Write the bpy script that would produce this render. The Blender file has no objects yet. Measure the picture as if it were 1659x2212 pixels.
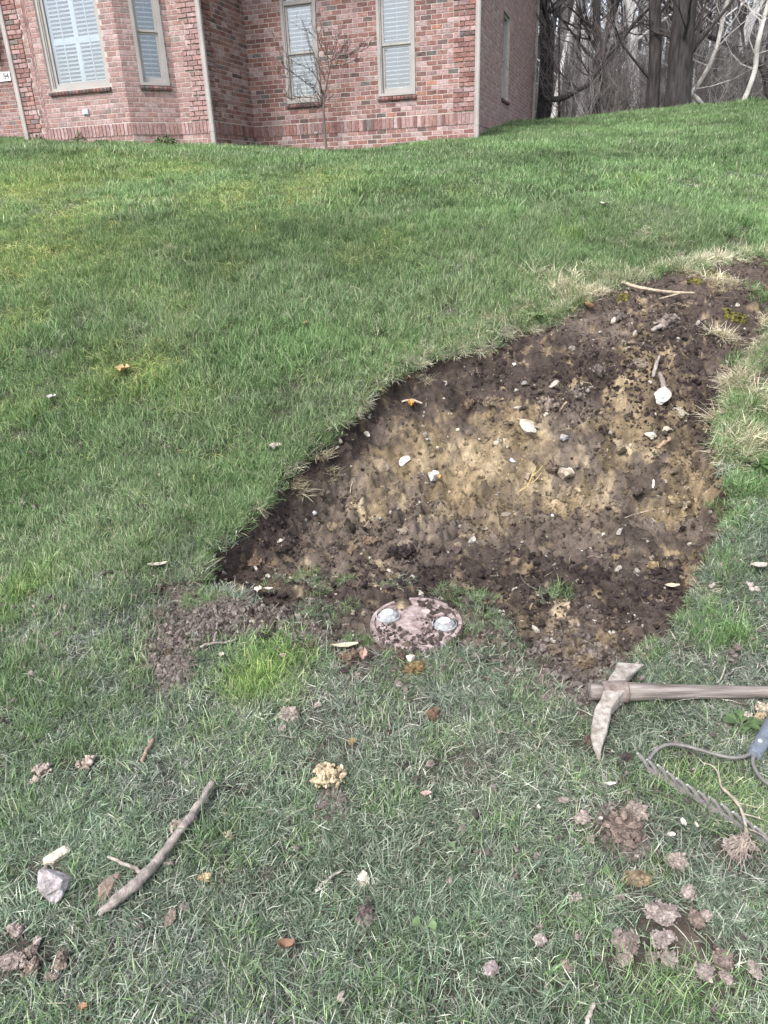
import bpy, math, random
import numpy as np
from mathutils import Matrix, Vector, Euler

# ------------------------------------------------------------------ camera, world, sun
scn = bpy.context.scene
F = 1530.0                      # focal length, in units where the photograph is 1659 x 2212
PITCH = math.radians(24.3); ROLL = math.radians(2.2); EYE = 1.5
cam_d = bpy.data.cameras.new('camera'); cam = bpy.data.objects.new('camera', cam_d)
scn.collection.objects.link(cam); scn.camera = cam
cam_d.sensor_fit = 'VERTICAL'; cam_d.sensor_height = 36.0; cam_d.lens = 36.0 * F / 2212.0
cam_d.clip_start = 0.05; cam_d.clip_end = 2000.0
_c, _s = math.cos(ROLL), math.sin(ROLL)
_up = Vector((0, math.sin(PITCH), math.cos(PITCH))); _fw = Vector((0, math.cos(PITCH), -math.sin(PITCH)))
_r = Vector((_c, 0, 0)) - _s * _up; _u = Vector((_s, 0, 0)) + _c * _up
m = Matrix.Identity(4)
for i in range(3):
    m[i][0] = _r[i]; m[i][1] = _u[i]; m[i][2] = -_fw[i]
m[2][3] = EYE
cam.matrix_world = m

SUN_EL, SUN_AZ = math.radians(52), math.radians(215)   # veiled sun, high behind the left shoulder
world = bpy.data.worlds.new("World"); scn.world = world; world.use_nodes = True
wn = world.node_tree; wn.nodes.clear()
sky = wn.nodes.new('ShaderNodeTexSky'); sky.sky_type = 'NISHITA'; sky.sun_disc = False
sky.sun_elevation = SUN_EL; sky.sun_rotation = SUN_AZ; sky.dust_density = 3.0; sky.air_density = 1.0
hs = wn.nodes.new('ShaderNodeHueSaturation'); hs.inputs['Saturation'].default_value = 0.5
bg = wn.nodes.new('ShaderNodeBackground'); bg.inputs['Strength'].default_value = 0.15
wo = wn.nodes.new('ShaderNodeOutputWorld')
wn.links.new(sky.outputs[0], hs.inputs['Color']); wn.links.new(hs.outputs[0], bg.inputs[0]); wn.links.new(bg.outputs[0], wo.inputs[0])
sl = bpy.data.lights.new('sun', 'SUN'); sl.energy = 1.5; sl.angle = math.radians(12); sl.color = (1.0, 0.975, 0.945)
so = bpy.data.objects.new('sun', sl); scn.collection.objects.link(so)
_sd = Vector((math.sin(SUN_AZ) * math.cos(SUN_EL), math.cos(SUN_AZ) * math.cos(SUN_EL), math.sin(SUN_EL)))
so.rotation_euler = _sd.to_track_quat('Z', 'Y').to_euler(); so.location = (0, -5, 20)
scn.view_settings.view_transform = 'Standard'; scn.view_settings.look = 'None'
scn.view_settings.gamma = 1.0; scn.view_settings.use_curve_mapping = False
scn.view_settings.exposure = 1.4
scn.render.engine = 'CYCLES'
scn.cycles.max_bounces = 6; scn.cycles.transparent_max_bounces = 12
try:
    scn.cycles.use_denoising = True
except Exception:
    pass

rng = np.random.default_rng(11); random.seed(5)

# ------------------------------------------------------------------ noise
def _h(ix, iy, iz, seed):
    n = (ix.astype(np.int64) * 374761393 + iy.astype(np.int64) * 668265263 + iz.astype(np.int64) * 2147483647 + seed * 1442695041) & 0xffffffff
    n = ((n ^ (n >> 13)) * 1274126177) & 0xffffffff
    n = n ^ (n >> 16)
    return (n & 0xffff) / 65535.0
def vnoise(x, y, z=None, seed=0):
    if z is None: z = np.zeros_like(x)
    xi, yi, zi = np.floor(x), np.floor(y), np.floor(z)
    fx, fy, fz = x - xi, y - yi, z - zi
    fx = fx * fx * (3 - 2 * fx); fy = fy * fy * (3 - 2 * fy); fz = fz * fz * (3 - 2 * fz)
    r = 0
    for a in (0, 1):
        for b in (0, 1):
            for c in (0, 1):
                w = (fx if a else 1 - fx) * (fy if b else 1 - fy) * (fz if c else 1 - fz)
                r = r + w * _h(xi + a, yi + b, zi + c, seed)
    return r * 2 - 1
def fbm(x, y, z=None, oct=4, seed=0, gain=0.5):
    r, a, f = 0, 1.0, 1.0
    for i in range(oct):
        r = r + a * vnoise(x * f, y * f, None if z is None else z * f, seed + i * 17); a *= gain; f *= 2.03
    return r
def sstep(a, b, x):
    t = np.clip((x - a) / (b - a), 0, 1); return t * t * (3 - 2 * t)

# ------------------------------------------------------------------ rays of the photograph, used to find where things stand
def ray(px, py):
    u = px - 829.5; v = -(py - 1106.0)
    a = u * _c + v * _s; b = -u * _s + v * _c
    d = np.array([a, F * math.cos(PITCH) + b * math.sin(PITCH), -F * math.sin(PITCH) + b * math.cos(PITCH)])
    return d / np.linalg.norm(d)

# ------------------------------------------------------------------ terrain heights
_py = np.array([-30, -3, 1.0, 2.0, 2.5, 3.0, 3.5, 4.0, 5.0, 6.5, 8.0, 11.0, 15.2, 19.0, 22.0, 30., 45., 60., 80., 160.])
_pz = np.array([-.4, -.08, -.02, 0.0, .04, .14, .30, .48, .82, 1.22, 1.52, 1.93, 2.33, 2.85, 3.0, 3.3, 5.6, 8.2, 10.6, 12.])
_yy = np.arange(-30, 160, 0.05); _zz = np.interp(_yy, _py, _pz)
_k = np.exp(-0.5 * (np.arange(-12, 13) / 5.0) ** 2); _k /= _k.sum()
_zz = np.convolve(np.pad(_zz, 12, mode='edge'), _k, mode='valid')
_ctl = [(-5.9, 15.3, 2.55), (-4.2, 14.7, 2.49), (-2.9, 14.9, 2.41), (-2.36, 16.5, 2.33), (-.6, 16.0, 2.25), (1.97, 15.1, 2.36),
        (4.7, 23.3, 3.08), (-9.0, 15.5, 2.8), (5.0, 15.5, 2.42), (8., 15.5, 2.5), (-7.5, 18.0, 2.78)]
for (px, py, Y) in [(1200, 268, 20.), (1280, 256, 19.), (1405, 243, 19.), (1495, 230, 19.), (1659, 222, 19.), (1800, 218, 19.)]:
    d = ray(px, py); t = Y / d[1]; _ctl.append((d[0] * t, Y, EYE + d[2] * t))
def _base(y): return np.interp(y, _yy, _zz)
def T0(x, y):
    x = np.asarray(x, float); y = np.asarray(y, float)
    z = _base(y)
    ws = 1e-3; r = 0
    for (cx, cy, cz) in _ctl:
        w = np.exp(-(((x - cx) / 1.6) ** 2 + ((y - cy) / 2.2) ** 2)); r = r + w * (cz - float(_base(np.array(cy)))); ws = ws + w
    z = z + r / np.maximum(ws, .35)
    z = z + 0.016 * fbm(x * 1.3, y * 1.3, oct=3, seed=3) * sstep(-1, 2, y + 3) 
    return z

def march(px, py, fn=T0, off=0.0):
    d = ray(px, py); t = np.concatenate([np.arange(.8, 8, .01), np.arange(8, 60, .05)])
    X, Y, Z = d[0] * t, d[1] * t, EYE + d[2] * t
    g = Z - fn(X, Y) - off
    k = np.argmax(g < 0)
    if g[k] >= 0: k = len(t) - 1
    if k > 0:
        a = g[k - 1] / (g[k - 1] - g[k]) if g[k - 1] != g[k] else 0
        tt = t[k - 1] + (t[k] - t[k - 1]) * a
    else: tt = t[0]
    return d * tt + np.array([0, 0, EYE])
def on_y(px, py, Y):
    d = ray(px, py); return d * (Y / d[1]) + np.array([0, 0, EYE])
def zcam(p): return p[1] * math.cos(PITCH) - (p[2] - EYE) * math.sin(PITCH)
def wsize(px, p): return px * zcam(p) / F

# the dug edge, read on the slope
HOLE_PX = [(432, 1250), (440, 1195), (508, 1135), (568, 1080), (590, 1028), (648, 973), (710, 926), (788, 868), (802, 836), (860, 793), (952, 762),
           (1040, 748), (1108, 708), (1195, 690), (1235, 662), (1300, 632), (1345, 610), (1420, 590), (1500, 572), (1570, 560), (1640, 550), (1700, 580),
           (1700, 690), (1640, 760), (1590, 830), (1582, 900), (1585, 960), (1598, 1010), (1600, 1090), (1582, 1150), (1550, 1235),
           (1505, 1315), (1452, 1380), (1392, 1420)]
HP = np.array([march(a, b)[:2] for a, b in HOLE_PX])
# closed along the near side, where floor and lawn are level
NEAR = np.array([march(a, b)[:2] for a, b in [(1330, 1490), (1210, 1500), (1090, 1420), (800, 1400), (600, 1330), (500, 1290)]])
POLY = np.vstack([HP, NEAR])
def inside(P, x, y):
    r = np.zeros(x.shape, bool); n = len(P)
    for i in range(n):
        x0, y0 = P[i]; x1, y1 = P[(i + 1) % n]
        c = ((y0 > y) != (y1 > y)) & (x < (x1 - x0) * (y - y0) / ((y1 - y0) + 1e-12) + x0)
        r ^= c
    return r
def dline(P, x, y, closed=False):
    r = np.full(x.shape, 1e9)
    for i in range(len(P) - (0 if closed else 1)):
        a = P[i]; b = P[(i + 1) % len(P)]; ab = b - a
        t = np.clip(((x - a[0]) * ab[0] + (y - a[1]) * ab[1]) / (ab @ ab), 0, 1)
        r = np.minimum(r, np.hypot(x - a[0] - t * ab[0], y - a[1] - t * ab[1]))
    return r
def jit(x, y, amp=.03):
    return x + amp * fbm(x * 6, y * 6, oct=3, seed=41), y + amp * fbm(x * 6 + 9, y * 6, oct=3, seed=43)
def cut(x, y):
    """height of the dug surface without fine relief, and the mask of where it is dug"""
    xj, yj = jit(x, y)
    ins = inside(POLY, xj, yj); d = dline(HP, xj, yj)
    t0 = T0(x, y)
    floor_ = -0.02 - .035 * sstep(2.5, 2.9, y)
    foot = 3.42 + .05 * np.sin(x * 3.1)
    bank = floor_ + np.maximum(0, y - foot) * .52 + .10 * sstep(foot - .05, foot + .35, y) - .05 * sstep(4.1, 4.9, y)
    side = t0 - .035 - 1.55 * d - .5 * np.sqrt(np.maximum(d, 0) * .05)
    e = np.maximum(bank, side)
    e = np.minimum(e, t0 - .012)
    return np.where(ins, e, t0), ins, d, t0
CAV = [(1385, 1050, .085, .15), (1145, 1040, .055, .12), (1300, 830, .06, .08), (1215, 1110, .04, .07), (1000, 870, .10, .08), (1300, 775, .05, .05), (890, 885, .03, .03), (1450, 1080, .07, .05), (1350, 1000, .05, .04)]
_cav = None
def E0(x, y): return cut(np.asarray(x, float), np.asarray(y, float))[0]
_cav = [(march(a, b, E0)[:2], r, dp) for a, b, r, dp in CAV]
# lumps of loose soil heaped on the lawn
MOUND_PX = [(375, 1400, 75, .018), (470, 1345, 80, .025), (390, 1455, 50, .02), (560, 1330, 60, .02), (420, 1320, 70, .01)]
MOUND = [(march(a, b)[:2], wsize(r, march(a, b)), h) for a, b, r, h in MOUND_PX]
SOIL_PX = [(375, 1395, 60, 1.), (465, 1345, 62, 1.), (385, 1455, 42, 1.), (560, 1325, 60, .95), (330, 1350, 38, .7), (395, 1310, 70, .7), (640, 1300, 70, .9), (680, 1350, 70, .8),
           (740, 1380, 55, .7), (620, 1330, 60, .8), (900, 1340, 104, 1.), (760, 1435, 45, .7), (880, 1450, 50, .8), (1060, 1400, 80, .5), (1150, 1440, 60, .6), (1140, 1350, 50, .7),
           (1250, 1430, 110, 1.), (1210, 1490, 50, .9), (1250, 1520, 35, .75), (790, 1978, 22, .9), (1345, 1795, 50, .9), (1000, 1620, 30, .5),
           (1590, 530, 40, 1.), (1600, 625, 60, 1.), (1640, 730, 60, 1.), (1650, 670, 60, 1.), (1550, 560, 40, .95), (1650, 810, 40, .9), (1620, 590, 40, .9), (1480, 560, 30, .8), (1650, 580, 30, .8), (905, 1290, 150, .8), (720, 1740, 40, .7),
           (1180, 1690, 30, .4), (1060, 1660, 40, .4), (930, 1690, 30, .4), (1250, 1710, 50, .35), (440, 1770, 20, .6), (260, 1990, 30, .6), (800, 1850, 30, .3), (1080, 1800, 50, .45),
           (650, 1640, 40, .35), (890, 1850, 40, .4), (1500, 2000, 30, .8), (1330, 560, 18, .6), (1300, 470, 16, .5), (850, 1560, 60, .3), (540, 700, 12, .7), (375, 540, 12, .6)]
EXC = []
SOIL = [(march(a, b)[:2], wsize(r, march(a, b)), s) for a, b, r, s in SOIL_PX]
def soil_mask(x, y):
    xj, yj = jit(x, y, .05)
    r = np.zeros(x.shape)
    for (c, rad, s) in SOIL:
        ry = rad * (1.45 if c[1] > 1.5 else 1.1)
        q = np.hypot((xj - c[0]) / rad, (yj - c[1]) / ry)
        r = np.maximum(r, s * (1 - sstep(.7, 1.15, q)))
    ins = inside(POLY, *jit(x, y))
    # the near edge of the floor is soil that thins into the turf
    return np.maximum(r, np.where(ins, 1.0, 0.0))
def E(x, y, fine=True):
    x = np.asarray(x, float); y = np.asarray(y, float)
    z, ins, d, t0 = cut(x, y)
    for (c, r, dp) in _cav:
        q = np.hypot((x - c[0]) / r, (y - c[1]) / (r * .6)); z = z - dp * (1 - sstep(.4, 1.0, q))
    for (c, r, h) in MOUND:
        z = z + h * (1 - sstep(.1, 1.1, np.hypot((x - c[0]) / r, (y - c[1]) / (r * 1.3))))
    if fine:
        dp = np.clip(t0 - z, 0, 1)
        amp = np.where(ins, .6 + np.minimum(dp * 3.2, 1.0), 0) * sstep(0, .05, np.where(ins, d, 0) + .02)
        z = z + amp * (.034 * fbm(x * 4, y * 4, oct=2, seed=5) + .050 * (.35 - np.abs(fbm(x * 8, y * 11, z * 9, oct=2, seed=6))) 
                       + .034 * np.clip(fbm(x * 17, y * 17, z * 17, oct=2, seed=8), -.5, 1) + .013 * fbm(x * 38, y * 38, z * 38, oct=2, seed=7, gain=.6))
        s = soil_mask(x, y)
        z = z + (s > .3) * .006 * fbm(x * 40, y * 40, oct=2, seed=9)
    return z
def Ef(x, y): return E(x, y, True)

# ------------------------------------------------------------------ object helpers
col = scn.collection
def tag(o, label=None, cat=None, group=None, kind=None):
    if label: o['label'] = label
    if cat: o['category'] = cat
    if group: o['group'] = group
    if kind: o['kind'] = kind
    return o
def mesh_np(name, V, faces, mat=None, colr=None, smooth=False, uv=None):
    """faces: list of int arrays (n,k) of constant k each"""
    me = bpy.data.meshes.new(name)
    V = np.asarray(V, np.float32)
    if isinstance(faces, np.ndarray): faces = [faces]
    faces = [np.asarray(f, np.int32) for f in faces if len(f)]
    loops = np.concatenate([f.ravel() for f in faces]); tot = np.concatenate([np.full(len(f), f.shape[1], np.int32) for f in faces])
    st = np.concatenate([[0], np.cumsum(tot)[:-1]]).astype(np.int32)
    me.vertices.add(len(V)); me.vertices.foreach_set('co', V.ravel())
    me.loops.add(len(loops)); me.loops.foreach_set('vertex_index', loops)
    me.polygons.add(len(tot)); me.polygons.foreach_set('loop_start', st); me.polygons.foreach_set('loop_total', tot)
    me.polygons.foreach_set('use_smooth', np.full(len(tot), smooth))
    if colr is not None:
        a = me.color_attributes.new('Col', 'FLOAT_COLOR', 'POINT')
        c = np.ones((len(V), 4), np.float32); c[:, :3] = np.asarray(colr, np.float32).reshape(-1, 3); a.data.foreach_set('color', c.ravel())
    me.update(calc_edges=True)
    if mat: me.materials.append(mat)
    return me
def obj(name, me, parent=None, loc=None):
    o = bpy.data.objects.new(name, me); col.objects.link(o)
    if parent: o.parent = parent
    if loc is not None: o.location = loc
    return o
def empty(name, loc=(0, 0, 0), rz=0, parent=None):
    o = bpy.data.objects.new(name, None); col.objects.link(o); o.location = loc; o.rotation_euler = (0, 0, rz)
    o.empty_display_size = .1
    if parent: o.parent = parent
    return o
class MB:
    def __init__(s): s.V = []; s.Q = []; s.T = []; s.C = []; s.n = 0
    def add(s, V, Q=None, T=None, c=(1, 1, 1)):
        V = np.asarray(V, float).reshape(-1, 3)
        if Q is not None and len(Q): s.Q.append(np.asarray(Q) + s.n)
        if T is not None and len(T): s.T.append(np.asarray(T) + s.n)
        c = np.asarray(c, float)
        s.C.append(np.broadcast_to(c, (len(V), 3)) if c.ndim == 1 else c)
        s.V.append(V); s.n += len(V)
    def box(s, lo, hi, c=(1, 1, 1), M=None):
        x0, y0, z0 = lo; x1, y1, z1 = hi
        V = np.array([[x0, y0, z0], [x1, y0, z0], [x1, y1, z0], [x0, y1, z0], [x0, y0, z1], [x1, y0, z1], [x1, y1, z1], [x0, y1, z1]], float)
        if M is not None: V = M(V)
        s.add(V, [[0, 3, 2, 1], [4, 5, 6, 7], [0, 1, 5, 4], [1, 2, 6, 5], [2, 3, 7, 6], [3, 0, 4, 7]], c=c)
    def tube(s, P, R, n=6, c=(1, 1, 1), cap=True, flat=1.0, up=(0, 0, 1)):
        P = np.asarray(P, float); R = np.broadcast_to(np.asarray(R, float), (len(P),))
        T = np.gradient(P, axis=0); T /= np.linalg.norm(T, axis=1)[:, None] + 1e-9
        ref = np.array(up, float)
        if abs(T[0] @ ref) > .9: ref = np.array([1., 0, 0])
        V = []; a = np.linspace(0, 2 * math.pi, n, endpoint=False); prev = ref
        for i in range(len(P)):
            b = prev - T[i] * (prev @ T[i]); b /= np.linalg.norm(b) + 1e-9; prev = b
            e = np.cross(T[i], b)
            V.append(P[i] + R[i] * (np.cos(a)[:, None] * e + flat * np.sin(a)[:, None] * b))
        V = np.concatenate(V); m_ = len(P)
        i, j = np.meshgrid(np.arange(m_ - 1), np.arange(n), indexing='ij'); i = i.ravel(); j = j.ravel(); k = (j + 1) % n
        Q = np.stack([i * n + j, i * n + k, (i + 1) * n + k, (i + 1) * n + j], 1)
        T_ = []
        if cap:
            V = np.vstack([V, P[0] - T[0] * R[0] * .3, P[-1] + T[-1] * R[-1] * .3]); nn = m_ * n
            jj = np.arange(n); kk = (jj + 1) % n
            T_ = np.vstack([np.stack([np.full(n, nn), kk, jj], 1), np.stack([np.full(n, nn + 1), (m_ - 1) * n + jj, (m_ - 1) * n + kk], 1)])
        cc = c
        s.add(V, Q, T_, c=cc)
    def lathe(s, prof, n=24, c=(1, 1, 1), ctr=(0, 0, 0)):
        prof = np.asarray(prof, float); a = np.linspace(0, 2 * math.pi, n, endpoint=False)
        V = np.concatenate([np.stack([r * np.cos(a), r * np.sin(a), np.full(n, z)], 1) for r, z in prof]) + np.array(ctr)
        m_ = len(prof); i, j = np.meshgrid(np.arange(m_ - 1), np.arange(n), indexing='ij'); i = i.ravel(); j = j.ravel(); k = (j + 1) % n
        s.add(V, np.stack([i * n + j, i * n + k, (i + 1) * n + k, (i + 1) * n + j], 1), c=c)
    def mesh(s, name, mat, smooth=False):
        V = np.concatenate(s.V); C = np.concatenate(s.C); f = []
        if s.Q: f.append(np.concatenate(s.Q))
        if s.T: f.append(np.concatenate(s.T))
        return mesh_np(name, V, f, mat, C, smooth)
    def build(s, name, mat, parent=None, smooth=False, loc=None): return obj(name, s.mesh(name, mat, smooth), parent, loc)

_ico = {}
def ico(n):
    if n not in _ico:
        import bmesh
        bm = bmesh.new(); bmesh.ops.create_icosphere(bm, subdivisions=n, radius=1.0)
        bm.verts.ensure_lookup_table()
        _ico[n] = (np.array([v.co[:] for v in bm.verts]), np.array([[v.index for v in f.verts] for f in bm.faces])); bm.free()
    return _ico[n]
def catmull(P, k=6):
    P = np.asarray(P, float); P = np.vstack([2 * P[0] - P[1], P, 2 * P[-1] - P[-2]]); o = []
    for i in range(1, len(P) - 2):
        for t in np.linspace(0, 1, k, endpoint=False):
            a, b, c, d = P[i - 1], P[i], P[i + 1], P[i + 2]
            o.append(.5 * ((2 * b) + (c - a) * t + (2 * a - 5 * b + 4 * c - d) * t * t + (3 * b - a - 3 * c + d) * t ** 3))
    o.append(P[-2]); return np.array(o)

# ------------------------------------------------------------------ materials
def mat(name, base=(.5, .5, .5), rough=.8, attr=None, var=None, scale=8., bump=0., bscale=30., spec=.3, metal=0., objcol=False, detail=4., stretch=None, var2=None, scale2=60.):
    """principled; base from a colour attribute / the object colour / a constant, times noise between var[0] and var[1]"""
    m_ = bpy.data.materials.new(name); m_.use_nodes = True; nt = m_.node_tree; N = nt.nodes; L = nt.links
    b = N['Principled BSDF']; b.inputs['Roughness'].default_value = rough; b.inputs['Specular IOR Level'].default_value = spec; b.inputs['Metallic'].default_value = metal
    if attr:
        a = N.new('ShaderNodeAttribute'); a.attribute_name = attr; src = a.outputs['Color']
        if base != (.5, .5, .5):
            mx = N.new('ShaderNodeMix'); mx.data_type = 'RGBA'; mx.blend_type = 'MULTIPLY'; mx.inputs[0].default_value = 1
            L.new(src, mx.inputs[6]); mx.inputs[7].default_value = (*base, 1); src = mx.outputs[2]
    elif objcol:
        a = N.new('ShaderNodeObjectInfo'); src = a.outputs['Color']
    else:
        a = N.new('ShaderNodeRGB'); a.outputs[0].default_value = (*base, 1); src = a.outputs[0]
    geo = N.new('ShaderNodeNewGeometry'); vec = geo.outputs['Position']
    if stretch:
        tc = N.new('ShaderNodeTexCoord'); mp = N.new('ShaderNodeMapping'); mp.inputs['Scale'].default_value = stretch; L.new(tc.outputs['Object'], mp.inputs[0]); vec = mp.outputs[0]
    def mul(src, lo, hi, sc, det):
        n = N.new('ShaderNodeTexNoise'); n.inputs['Scale'].default_value = sc; n.inputs['Detail'].default_value = det; L.new(vec, n.inputs['Vector'])
        r = N.new('ShaderNodeMapRange'); r.inputs[1].default_value = .3; r.inputs[2].default_value = .7; r.inputs[3].default_value = 0; r.inputs[4].default_value = 1; L.new(n.outputs[0], r.inputs[0])
        c = N.new('ShaderNodeMix'); c.data_type = 'RGBA'; L.new(r.outputs[0], c.inputs[0])
        lo = lo if isinstance(lo, tuple) else (lo,) * 3; hi = hi if isinstance(hi, tuple) else (hi,) * 3
        c.inputs[6].default_value = (*lo, 1); c.inputs[7].default_value = (*hi, 1)
        mx = N.new('ShaderNodeMix'); mx.data_type = 'RGBA'; mx.blend_type = 'MULTIPLY'; mx.inputs[0].default_value = 1
        L.new(src, mx.inputs[6]); L.new(c.outputs[2], mx.inputs[7]); return mx.outputs[2]
    if var: src = mul(src, var[0], var[1], scale, detail)
    if var2: src = mul(src, var2[0], var2[1], scale2, detail)
    L.new(src, b.inputs['Base Color'])
    if bump:
        n = N.new('ShaderNodeTexNoise'); n.inputs['Scale'].default_value = bscale; n.inputs['Detail'].default_value = 6; n.inputs['Roughness'].default_value = .65; L.new(vec, n.inputs['Vector'])
        bp = N.new('ShaderNodeBump'); bp.inputs['Strength'].default_value = min(1, abs(bump)); bp.inputs['Distance'].default_value = .01 if abs(bump) <= 1 else .01 * abs(bump)
        L.new(n.outputs[0], bp.inputs['Height']); L.new(bp.outputs[0], b.inputs['Normal'])
    return m_
def grass_mat(name):
    m_ = bpy.data.materials.new(name); m_.use_nodes = True; nt = m_.node_tree; N = nt.nodes; L = nt.links
    b = N['Principled BSDF']; b.inputs['Roughness'].default_value = .5; b.inputs['Specular IOR Level'].default_value = .35
    a = N.new('ShaderNodeAttribute'); a.attribute_name = 'Col'
    t = N.new('ShaderNodeAttribute'); t.attribute_type = 'INSTANCER'; t.attribute_name = 'tint'
    mx = N.new('ShaderNodeMix'); mx.data_type = 'RGBA'; mx.blend_type = 'MULTIPLY'; mx.inputs[0].default_value = 1
    L.new(a.outputs['Color'], mx.inputs[6]); L.new(t.outputs['Color'], mx.inputs[7])
    L.new(mx.outputs[2], b.inputs['Base Color'])
    tr = N.new('ShaderNodeBsdfTranslucent'); L.new(mx.outputs[2], tr.inputs['Color'])
    ms = N.new('ShaderNodeMixShader'); ms.inputs[0].default_value = .3
    L.new(b.outputs[0], ms.inputs[1]); L.new(tr.outputs[0], ms.inputs[2]); L.new(ms.outputs[0], N['Material Output'].inputs['Surface'])
    return m_
M = {}
M['ground'] = mat('ground_soil', attr='Col', var=(.62, 1.3), scale=26., rough=.95, bump=1.0, bscale=90., spec=.15, detail=8., var2=(.75, 1.25), scale2=160.)
M['crumb'] = mat('soil_crumb', attr='Col', var=(.5, 1.3), scale=55., rough=.95, bump=1.6, bscale=170., spec=.15, detail=6.)
M['grass'] = grass_mat('grass_blade')
M['brick'] = mat('brick_clay', attr='Col', var=((.72, .74, .76), (1.3, 1.42, 1.48)), scale=22., rough=.9, bump=.7, bscale=90., spec=.2, var2=((.85, .82, .82), (1.2, 1.22, 1.25)), scale2=75.)
M['brick1'] = mat('brick_clay_single', objcol=True, var=((.72, .74, .76), (1.3, 1.42, 1.48)), scale=22., rough=.9, bump=.7, bscale=90., spec=.2, var2=((.85, .82, .82), (1.2, 1.22, 1.25)), scale2=75.)
M['mortar'] = mat('mortar', base=(.44, .395, .35), var=(.78, 1.12), scale=9., rough=.95, bump=.4, bscale=120.)
M['concrete'] = mat('foundation_concrete', base=(.30, .29, .27), var=(.75, 1.1), scale=5., rough=.95, bump=.4, bscale=60.)
M['taupe'] = mat('taupe_paint', base=(.32, .30, .285), var=(.9, 1.08), scale=3., rough=.5)
M['spout'] = mat('downspout_paint', base=(.35, .325, .305), var=(.85, 1.08), scale=2.5, rough=.45)
M['white'] = mat('shutter_white', base=(.88, .91, .93), rough=.5)
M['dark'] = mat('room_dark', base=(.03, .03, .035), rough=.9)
M['blackmetal'] = mat('black_metal', base=(.015, .015, .017), rough=.4, spec=.5)
M['bark'] = mat('bark', base=(.040, .035, .034), var=(.4, 1.6), scale=1., rough=.95, bump=2.5, bscale=1.2, stretch=(16, 16, 3.))
M['barkpale'] = mat('pale_bark', base=(.62, .60, .57), var=((.45, .43, .4), (1.1, 1.1, 1.1)), scale=1., rough=.85, bump=.5, bscale=2, stretch=(5, 5, 3.))
M['twig'] = mat('twig_bark', attr='Col', var=(.6, 1.35), scale=60., rough=.9, bump=.8, bscale=200.)
M['far'] = mat('far_wood', attr='Col', var=(.7, 1.3), scale=.8, rough=.95)
M['rock'] = mat('rock', attr='Col', var=(.6, 1.25), scale=22., rough=.9, bump=1.2, bscale=60., var2=(.8, 1.15), scale2=120.)
M['wood'] = mat('weathered_handle', base=(.20, .175, .158), var=((.4, .38, .37), (1.5, 1.5, 1.52)), scale=1., rough=.8, bump=.6, bscale=2., stretch=(5, 70, 70))
M['steel'] = mat('dirty_steel', attr='Col', var=((.55, .5, .45), (1.3, 1.3, 1.3)), scale=45., rough=.75, bump=.8, bscale=120., metal=.0, spec=.4)
M['rake'] = mat('grey_painted_steel', attr='Col', var=(.7, 1.25), scale=60., rough=.5, bump=.3, bscale=150., spec=.5)
M['lid'] = mat('lid_plastic', base=(.37, .31, .30), var=((.32, .27, .24), (1.25, 1.2, 1.2)), scale=24., rough=.8, bump=.8, bscale=70., detail=8., var2=(.7, 1.15), scale2=90.)
M['zinc'] = mat('knob_zinc', base=(.26, .265, .27), var=(.6, 1.35), scale=60., rough=.75, spec=.5, bump=.5, bscale=60.)
M['disc'] = mat('knob_disc', base=(.48, .48, .47), var=(.5, 1.1), scale=140., rough=.6)
M['leaf'] = mat('leaf', attr='Col', var=(.75, 1.25), scale=70., rough=.65)
M['dry'] = mat('dry_matter', attr='Col', var=(.65, 1.25), scale=90., rough=.85, bump=.3, bscale=200.)
M['roof'] = mat('roof_shingle', base=(.09, .085, .08), var=(.6, 1.3), scale=8., rough=.95)
def glass_mat():
    m_ = bpy.data.materials.new('window_glass'); m_.use_nodes = True; N = m_.node_tree.nodes; L = m_.node_tree.links
    N.remove(N['Principled BSDF'])
    tr = N.new('ShaderNodeBsdfTransparent'); tr.inputs[0].default_value = (.90, .95, .97, 1)
    gl = N.new('ShaderNodeBsdfGlossy'); gl.inputs['Roughness'].default_value = .01; gl.inputs[0].default_value = (.9, .95, 1, 1)
    ly = N.new('ShaderNodeFresnel'); ly.inputs[0].default_value = 1.6
    ms = N.new('ShaderNodeMixShader'); ad = N.new('ShaderNodeMath'); ad.operation = 'ADD'; ad.inputs[1].default_value = .13; L.new(ly.outputs[0], ad.inputs[0])
    L.new(ad.outputs[0], ms.inputs[0]); L.new(tr.outputs[0], ms.inputs[1]); L.new(gl.outputs[0], ms.inputs[2]); L.new(ms.outputs[0], N['Material Output'].inputs[0])
    return m_
M['glass'] = glass_mat()

# ------------------------------------------------------------------ ground
def ticks(lo, hi, f0, f1, step, grow=1.10, mx=3.0):
    c = list(np.arange(f0, f1, step)); a = f0; s_ = step
    L_ = []
    while a > lo: s_ = min(s_ * grow, mx if abs(a) > 20 else .25 if abs(a) > 8 else .09); a -= s_; L_.append(a)
    b = c[-1]; s_ = step; R_ = []
    while b < hi: s_ = min(s_ * grow, mx if abs(b) > 22 else .25 if abs(b) > 10 else .09); b += s_; R_.append(b)
    return np.array(L_[::-1] + c + R_)
OCH_PX = [(860, 1000, 95, 75, .9), (985, 1000, 130, 95, 1.), (900, 930, 70, 45, .6), (1080, 1040, 110, 50, .9), (1130, 930, 80, 70, .9), (1045, 900, 60, 40, .7), (1390, 840, 75, 85, 1.), (1370, 930, 70, 70, 1.), (1430, 960, 70, 50, .8), (1500, 1050, 70, 70, 1.), (1530, 1090, 50, 70, .8),
          (1350, 985, 60, 35, .6), (1240, 1090, 60, 40, .55), (1440, 1110, 70, 30, .8), (1000, 1110, 200, 30, .45), (1490, 1220, 25, 60, .6), (820, 1060, 60, 40, .6)]
OCHW = []
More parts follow.
